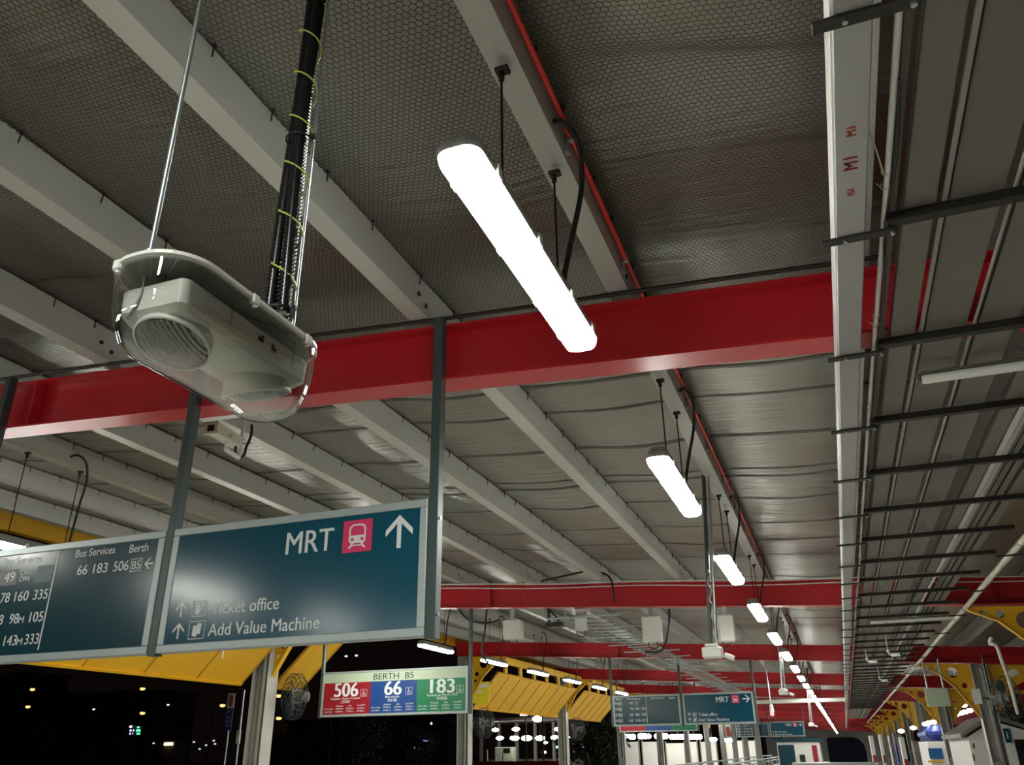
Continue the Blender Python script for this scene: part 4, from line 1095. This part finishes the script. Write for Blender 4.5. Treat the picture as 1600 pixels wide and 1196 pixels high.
# far wall stalls along the right side
for k, (u0, u1, v0, mat, lab) in enumerate(((1357, 1372, 1150, 'wallwhite', 'white stall front at the far right, next to the black cabinet'), (1372, 1386, 1148, 'wallwhite', 'second white stall front right of the black cabinet'), (1387, 1397, 1150, 'wallwhite', 'grey-white stall wall left of the blue panel'),
                                              (1397, 1404, 1146, 'signblue', 'narrow blue upright panel among the white stalls'), (1404, 1420, 1152, 'wallwhite', 'white stall wall between the blue panel and the pale columns'), (1424, 1444, 1158, 'panel', 'grey stall wall left of the blue shop'))):
    y = 48.9 - k * 2.2; a_ = at(u0, v0, y); b_ = at(u1, 1196, y)
    t = thing('stall', ((a_.x + b_.x) / 2, y, FLOOR), lab, 'stall', 'stalls on the right'); w_ = (b_.x - a_.x) / 2; h_ = a_.z - FLOOR
    m = MB(); m.bbox((-w_, -.4, 0), (w_, .4, h_), .02); m.build('front', mat, t)
    if k in (0, 1, 4):
        m = MB(); m.bbox((-w_ * .7, -.42, h_ * .40), (w_ * .8, -.40, h_ * .56), .003); m.build('red_band', 'berth_red', t)
    else:
        m = MB(); m.bbox((-w_ * .8, -.42, h_ * .78), (w_ * .8, -.40, h_ * .92), .003); m.build('head_panel', 'column_dark', t)

# black cabinet at the end of the light row
c0 = at(1291, 1153, 24.0); c1 = at(1356, 1191, 24.0)
t = thing('display_cabinet', ((c0.x + c1.x) / 2, 24.0, FLOOR), 'black cabinet with rounded top corner where the batten row ends', 'cabinet')
hw = (c1.x - c0.x) / 2; z0 = c1.z - FLOOR; z1 = c0.z - FLOOR
out = [(-hw, z0), (hw, z0), (hw, z1 - .30)] + [(hw - .30 + .30 * math.cos(a), z1 - .30 + .30 * math.sin(a)) for a in np.linspace(.2, PI / 2, 6)] + [(-hw + .06, z1), (-hw, z1 - .06)]
m = MB(); m.poly_y(out, -.25, .25); m.build('cabinet_body', 'black_matt', t)
m = MB(); m.bbox((-hw - .9, -.4, z0 - .12), (hw + .15, .4, z0), .02); m.build('ledge', 'trunk', t)
m = MB(); m.bbox((-hw * .8, -.25, 0), (hw * .8, .25, z0 - .12), .02); m.build('plinth', 'column_dark', t)

# ---------------------------------------------------------------- queue area at the far left end: partitions, rails, bright lamps
for k, (u0, u1, v0, y, lab) in enumerate(((976, 1000, 1160, 62, 'white partition left of the queue posts, first of the row'), (1003, 1030, 1160, 62, 'white partition panel, second of the row'), (1040, 1072, 1162, 62, 'widest white partition with a dark slot above it'), (1076, 1092, 1160, 62, 'grey-white partition right of the widest one'),
                                            (1094, 1106, 1160, 62, 'narrow white partition, fifth of the row'), (1109, 1122, 1158, 62, 'pinkish-white partition, sixth of the row'), (1133, 1148, 1158, 62, 'white partition, seventh of the row'), (1150, 1164, 1158, 62, 'white partition, eighth of the row'), (1168, 1184, 1158, 62, 'white partition, last of the row'))):
    a_ = at(u0, v0, y); b_ = at(u1, 1192, y)
    t = thing('partition', ((a_.x + b_.x) / 2, y, FLOOR), lab, 'partition', 'white partitions at the far end'); w_ = (b_.x - a_.x) / 2; h_ = a_.z - FLOOR
    m = MB(); m.bbox((-w_, -.06, .1), (w_, .06, h_), .01); m.build('panel', 'wallwhite', t)
    m = MB()
    for s in (-1, 1): m.bbox((s * w_ - .04, -.08, 0), (s * w_ + .04, .08, h_ + .12), .01)
    m.build('upright', 'column_dark', t)
for k, u in enumerate((1032, 1074, 1107, 1130, 1149, 1166, 1186)):
    p = at(u, 1170, 50 - k); m = MB(); m.bbox((p.x - .11, p.y - .11, FLOOR), (p.x + .11, p.y + .11, 1.712 - .0605 * p.x), .01)
    o = m.build('queue_post', 'column_dark', None, (p.x, p.y, FLOOR)); tag(o, 'grey post between the white partitions, %s from the left' % ORD[k], 'post', 'grey posts at the queue')
for k, (u, v, w_, h_) in enumerate(((982, 1152, .9, .34), (1004, 1151, .6, .34), (1013, 1151, .35, .28), (1027, 1151, .35, .3), (1038, 1151, .5, .34), (1059, 1152, 1.1, .32), (1084, 1152, 1.05, .3), (1112, 1156, .7, .22), (1138, 1157, .9, .2), (970, 1138, .3, .24))):
    p = at(u, v, 58 + .9 * (k % 3)); m = MB(); m.bbox((p.x - w_ / 2, p.y - .2, p.z - h_ / 2), (p.x + w_ / 2, p.y + .2, p.z + h_ / 2), .09); m2 = MB(); m2.cyl((p.x, p.y, p.z + h_ / 2), (p.x, p.y, roofz(p.x)), .02, 6)
    glow('queue_lamp', p, m, 'far_glow', m2, 'bright lamp above the white partitions, %s from the left' % ORD[k], 'lamp', 'bright lamps over the queue')
for k, (x, z, ya_, yb_) in enumerate(((-4.6, -.42, 24, 60), (-4.0, -.62, 20, 60), (-3.2, -.40, 26, 60))):
    t = thing('queue_railing', (x, ya_, FLOOR), 'shiny steel queue railing on the platform, %s from the left' % ORD[k], 'railing', 'queue railings')
    for dz in (0, -.32):
        m = MB(); m.cyl((0, 0, z + dz - FLOOR), (0, yb_ - ya_, z + dz - FLOOR), .03, 10); m.build('rail', 'zinc', t)
    y = 0.0
    while y <= yb_ - ya_:
        m = MB(); m.cyl((0, y, 0), (0, y, z - FLOOR), .025, 8); m.build('upright', 'zinc', t); y += 3.0
c0 = at(1215, 1160, 40); c1 = at(1286, 1192, 40)
t = thing('ticket_booth', ((c0.x + c1.x) / 2, 40, FLOOR), 'white booth with a dark red edge left of the black cabinet', 'booth'); w_ = (c1.x - c0.x) / 2; h_ = c0.z - FLOOR
m = MB(); m.bbox((-w_, -.8, 0), (w_, .8, h_), .03); m.build('walls', 'wallwhite', t)
m = MB(); m.bbox((-w_ - .1, -.9, h_), (w_ + .1, .9, h_ + .12), .02); m.build('roof', 'slate', t)
m = MB(); m.bbox((w_ * .62, -.83, .5), (w_ * .85, -.8, h_ - .15), .004); m.build('red_edge', 'berth_red', t)
m = MB(); m.bbox((-w_ * .95, -.83, h_ * .45), (-w_ * .2, -.8, h_ - .12), .004); m.build('window', 'slate', t)
m = MB(); m.bbox((w_ * .0, -.83, h_ * .5), (w_ * .25, -.8, h_ * .72), .004); m.build('notice', 'black', t)

# ---------------------------------------------------------------- night outside on the left
# no-smoking pole sign and two thin poles
c = at(361, 1096, 16.0)
t = thing('pole_notice', (c.x, c.y, FLOOR - .26), 'white and orange notice above a purple notice on a thin pole', 'sign')
zz = c.z - FLOOR + .26
m = MB(); m.cyl((.0, .03, 0), (.0, .03, zz - .1), .022, 8); m.build('pole', 'zinc', t)
m = MB(); m.bbox((-.095, -.01, zz - .15), (.095, .01, zz + .16), .004); wn = m.build('white_notice', 'wallwhite', t)
m = MB(); flat(m, [(.062 * math.cos(2 * PI * k / 24), zz + .01 + .125 * math.sin(2 * PI * k / 24)) for k in range(24)], -.012); m.build('orange_symbol', 'orange', wn)
m = MB(); m.bbox((-.105, -.01, zz - .60), (.085, .01, zz - .155), .004); pn = m.build('purple_notice', 'purple', t)
m = MB(); rect(m, -.03, .0, zz - .235, zz - .20, -.012)
for s, x0, x1, dz in (('No', -.045, .045, .355), ('Smoking', -.075, .055, .435), ('area', -.05, .03, .52)): write(m, s, x0, x1, zz - dz, .045, -.012)
m.build('lettering', 'letter', pn)
p = at(378, 1110, 15.0); q = at(366, 1196, 15.0)
t = thing('thin_pole', (p.x, 15.0, FLOOR - .26), 'thin grey pole between the notice pole and the first pale column', 'pole')
m = MB(); m.cyl((0, 0, 0), (0, 0, 1.5 - FLOOR), .024, 8); m.build('shaft', 'zinc', t)
s_ = at(373, 1152, 15.0); m = MB(); m.bbox((-.03, -.05, s_.z - FLOOR + .26 - .13), (.05, .0, s_.z - FLOOR + .26 + .13), .006); m.build('small_box', 'white', t)

# street lamps
SLamps = [(50, 1078, 55, 's'), (43, 1105, 62, 's'), (222, 1077, 58, 's'), (222, 1115, 70, 's'), (347, 1103, 66, 's'), (435, 1088, 60, 's'), (435, 1123, 74, 's'), (146, 1109, 80, 'w'), (262, 1102, 85, 'w'), (540, 1026, 60, 'w'), (556, 1025, 62, 'w'), (866, 1118, 60, 's'), (839, 1124, 62, 'W'), (1238, 1146, 75, 'w')]
SLN = ['orange street lamp at the far left edge of the night, upper of two', 'orange street lamp at the far left edge of the night, lower of two', 'orange street lamp above the green lit sign, upper of two', 'orange street lamp above the green lit sign, lower of two', 'orange street lamp just left of the pole notice', 'orange street lamp by the wall fan, upper of two',
       'orange street lamp by the wall fan, lower of two', 'tiny white lamp right of the far-left orange lamps', 'tiny white lamp right of the middle orange lamps', 'tiny white lamp above the BERTH B5 sign, left of two', 'tiny white lamp above the BERTH B5 sign, right of two', 'small orange lamp under the middle yellow canopy',
       'big white floodlight under the middle yellow canopy', 'tiny white lamp near the far batten row']
for (u, v, y, kd), lab in zip(SLamps, SLN):
    c = at(u, v, y); g0 = FLOOR - .26
    t = thing('street_lamp', (c.x - .9, c.y, g0), lab, 'street lamp', 'street lamps in the night')
    hz = c.z - g0
    m = MB(); m.tube([(0, 0, 0), (0, 0, hz), (.2, 0, hz + .25), (.75, 0, hz + .22)], [.09, .06, .05, .04], 8); m.build('pole', 'steel_black', t)
    m = MB(); m.bbox((.6, -.12, hz + .08), (1.3, .12, hz + .2), .03); m.build('lamp_head', 'steel_black', t)
    r_ = {'s': .19, 'w': .10, 'W': .30}[kd] * y / 62
    m = MB(); m.ball((.95, 0, hz), r_, 12, 7, (1.35, 1, .7)); m.build('lamp_bowl', 'sodium' if kd == 's' else ('far_glow' if kd == 'W' else 'cool_lamp'), t)

# lit signs and shop lights in the distance
c = at(210, 1142, 74); t = thing('lit_sign', tuple(c), 'green and violet lit sign in the dark left of the notice pole', 'sign')
for k, (u, v, w_, col) in enumerate(((205, 1136, .42, (.75, .7, 1)), (206, 1142, .5, (.55, .5, 1)), (205, 1147, .4, (.45, .35, 1)), (216, 1137, .24, (.1, .9, .35)), (216, 1142, .5, (.1, .9, .35)), (216, 1147, .4, (.05, .8, .3)))):
    p = at(u, v, 74) - c; m = MB(); m.bbox((p.x - w_ / 2, -.06, p.z - .09), (p.x + w_ / 2, .06, p.z + .09), .02); m.build('light_bar', emitter('sign_bar', col, 2.5), t)
m = MB(); m.cyl((0, .1, -.4), (0, .1, FLOOR - .26 - c.z), .08, 8); m.bbox((-.7, .07, -.4), (.9, .14, .5), .03); m.build('sign_frame', 'steel_black', t)
c = at(263, 1163, 75); t = thing('lit_shopfront', (c.x, c.y, FLOOR - .26), 'small bright yellow-lit shopfront in the dark', 'shop'); zz = c.z - FLOOR + .26
m = MB(); m.bbox((-.55, -.1, zz - .16), (.6, .1, zz + .14), .05); m.build('lit_window', emitter('shop_window', (1, .9, .55), 1.6), t)
m = MB(); m.bbox((-.8, .1, 0), (.8, 2, zz + .3), .05); m.build('shell', 'brick', t)
PATHGLOW = emitter('path_lamp_glow', (.8, .9, .9), .9)
for k, (u, v) in enumerate(((240, 1162), (290, 1167), (303, 1160), (312, 1171), (322, 1165), (334, 1158), (336, 1163))):
    c = at(u, v, 78); m = MB(); m.ball(c, .10, 8, 6, (1.6, 1, .8)); m2 = MB(); m2.cyl((c.x, c.y, c.z - .07), (c.x, c.y, FLOOR - .26), .03, 5)
    glow('path_lamp', c, m, PATHGLOW, m2, 'faint speck of light right of the small lit shopfront, %s from left' % ORD[k], 'lamp', 'specks of light near the ground')
for k, (u, v, col, w_) in enumerate(((667, 1158, (.5, .35, 1), .8), (653, 1171, (.05, .9, .3), .22), (648, 1170, (.9, .9, .8), .18), (674, 1131, (.9, .9, .85), .14), (820, 1117, (.9, .8, .95), 1.0), (845, 1117, (1, .35, .4), .5), (910, 1166, (1, .98, .9), .9), (905, 1170, (1, .98, .9), .6), (850, 1176, (1, .98, .9), .5), (872, 1168, (.35, .6, .8), .9))):
    c = at(u, v, 76 + 1.5 * k); m = MB(); m.bbox((c.x - w_ / 2, c.y - .1, c.z - .12), (c.x + w_ / 2, c.y + .1, c.z + .12), .05); m2 = MB(); m2.bbox((c.x - .05, c.y + .1, FLOOR - .26), (c.x + .05, c.y + .2, c.z), .01)
    glow('distant_sign', c, m, emitter('distant_sign_glow', col, 2.0), m2, ['violet-lit building sign behind the dark trees', 'green traffic light beyond the bus lanes', 'pale light beside the green traffic light', 'speck of light below the BERTH B5 sign', 'white lit strip under the middle yellow canopy', 'pink lit strip under the middle yellow canopy', 'bright white panel left of the third pale column', 'pale lit panel left of the third pale column', 'round white light low beneath the middle canopy', 'bluish lit board beyond the bus lanes'][k], 'sign', 'distant lit signs', 'lit_face')

# parallel shelter across the bus lanes, with its row of lamps
shy = 70.0
a_ = at(742, 1134, shy); b_ = at(905, 1134, shy)
t = thing('far_shelter', ((a_.x + b_.x) / 2, shy, FLOOR - .26), 'dim bus shelter roof across the lanes, under the middle yellow canopy', 'shelter'); hw = (b_.x - a_.x) / 2; hz = a_.z - FLOOR + .26 + .1
m = MB(); m.bbox((-hw, -5.5, hz), (hw, 3, hz + .25), .03); m.build('roof', 'panel_dark', t)
shz = hz + FLOOR - .26
for k in range(6):
    m = MB(); x = -hw + .6 + k * (2 * hw - 1.2) / 5; m.bbox((x - .12, -.12, 0), (x + .12, .12, hz), .01); m.build('column', 'column_dark', t)
m = MB(); m.bbox((-hw, 2.9, 0), (hw, 3.0, 1.2), .01); m.build('rear_wall', 'column_dark', t)
for k, (u, v, w_) in enumerate(((774, 1141, .62), (806, 1140, .66), (872, 1140, .62), (781, 1154, .66), (804, 1154, .78), (823, 1154, .9), (844, 1154, .84), (867, 1153, .66), (890, 1153, .5), (913, 1153, .46), (931, 1153, .26), (955, 1152, .3), (852, 1161, .4), (980, 1167, .3))):
    c = at(u, v, shy - 4 - 1.2 * (k % 3)); m = MB(); m.ball(c, w_ * .5, 12, 7, (1, .5, .42)); m2 = MB(); m2.cyl((c.x, c.y, c.z + .1), (c.x, c.y, shz), .02, 5)
    glow('shelter_lamp', c, m, 'far_glow', m2, 'bright oval lamp of the shelter across the lanes, %s counted from the upper left' % ORD[k], 'lamp', 'oval lamps of the far shelter')
c = at(790, 1178, 66); t = thing('white_cabin', (c.x, c.y, FLOOR - .26), 'pale cabin with a dark screen across the bus lanes', 'cabin'); h_ = at(790, 1168, 66).z - FLOOR + .26
m = MB(); m.bbox((-.75, -.4, 0), (.75, .4, h_), .03); m.build('walls', 'berth_head', t)
m = MB(); m.bbox((-.02, -.44, h_ - .42), (.55, -.4, h_ - .08), .01); m.build('screen', 'black', t)
for k, (u, v, lab) in enumerate(((761, 1178, 'pale bollard leftmost of the three by the cabin'), (774, 1179, 'pale bollard just left of the cabin'), (786, 1182, 'pale bollard in front of the cabin'))):
    c = at(u, v, 62); m = MB(); m.cyl((c.x, c.y, FLOOR - .26), (c.x, c.y, c.z + .25), .09, 8, .07); o = m.build('bollard', 'wallwhite', None, (c.x, c.y, FLOOR - .26)); tag(o, lab, 'bollard', 'pale bollards')
c = at(810, 1190, 55); m = MB(); m.bbox((c.x - 3.6, c.y - .1, FLOOR - .26), (c.x + 3.6, c.y + .1, c.z), .02); o = m.build('red_barrier', 'red', None, (c.x, c.y, FLOOR - .26)); tag(o, 'low red barrier across the lanes under the middle yellow canopy', 'barrier')

# trees and dark blocks
def tree(c, hgt, rad, label):
    t = thing('night_tree', (c[0], c[1], FLOOR - .26), label, 'tree', 'dark trees beyond the bus lanes')
    m = MB(); m.tube([(0, 0, 0), (.05, 0, hgt * .35), (-.05, .1, hgt * .6)], [.16, .12, .07], 8)
    for k in range(5):
        a = k * 1.3; m.tube([(0, 0, hgt * .42), (rad * .5 * math.cos(a), rad * .5 * math.sin(a), hgt * .7)], [.07, .03], 6)
    m.build('trunk', 'bark', t)
    V_, F_ = [], []
    for i in range(1500):
        a = random.random() * 2 * PI; b = math.acos(random.uniform(-1, 1)); rr = rad * random.uniform(.55, 1.0)
        clump = 1 + .25 * math.sin(3 * a + 2 * b) + .15 * math.sin(7 * a)
        p = Vector((rr * clump * math.sin(b) * math.cos(a), rr * clump * math.sin(b) * math.sin(a), hgt * .68 + rr * .75 * clump * math.cos(b)))
        d1 = Vector((random.gauss(0, 1), random.gauss(0, 1), random.gauss(0, 1))).normalized(); d2 = d1.cross(Vector((random.gauss(0, 1), random.gauss(0, 1), 1))).normalized()
        s = random.uniform(.10, .2); n = len(V_)
        V_ += [p - d1 * s, p + d2 * s * .5, p + d1 * s, p - d2 * s * .5]; F_.append((n, n + 1, n + 2, n + 3))
    m = MB(); m.add(V_, F_); m.build('foliage', 'leaf', t)
for (u, v, y, h_, r_, lab) in ((188, 1150, 64, 3.2, 1.8, 'small orange-lit tree left of the green lit sign'), (436, 1152, 66, 3.4, 1.6, 'orange-lit tree under the street lamps by the wall fan'), (60, 1160, 60, 4.2, 2.4, 'dark tree at the far left'), (560, 1160, 58, 4.2, 2.4, 'dark tree below the BERTH B5 sign'), (650, 1165, 70, 3.6, 2.0, 'dark tree left of the column behind the BERTH B5 sign'), (915, 1160, 62, 3.6, 2.0, 'dark tree right of the third pale column'), (936, 1165, 50, 3.2, 1.8, 'dark tree left of the far bus services sign'), (120, 1175, 56, 2.6, 1.6, 'low dark tree near the pink-lit wall')):
    c = at(u, v, y); tree(c, h_, r_, lab)
for (u0, u1, v, y, lab) in ((70, 240, 1090, 110, 'dark apartment block behind the far-left trees'), (-60, 40, 1060, 120, 'dark tower at the far left edge of the night'), (450, 700, 1130, 115, 'dark long building behind the BERTH B5 sign')):
    a_ = at(u0, v, y); b_ = at(u1, v, y); t = thing('dark_building', ((a_.x + b_.x) / 2, y, FLOOR - .26), lab, 'building', 'dark buildings'); w_ = (b_.x - a_.x) / 2; h_ = a_.z - FLOOR + .26
    m = MB(); m.box((-w_, 0, 0), (w_, 10, h_)); m.build('walls', 'brick', t)
    m = MB(); m.box((-w_ - .3, -.3, h_), (w_ + .3, 10.3, h_ + .4)); m.build('roof', 'asphalt', t)
    nf = max(2, int(h_ / 3)); nc = 6
    for i in range(nf):
        for j in range(nc):
            m = MB(); x = -w_ + (j + .5) * 2 * w_ / nc; z = (i + .5) * h_ / nf; m.box((x - .7, -.06, z - .6), (x + .7, 0, z + .6)); m.build('window', 'glass_dark', t)
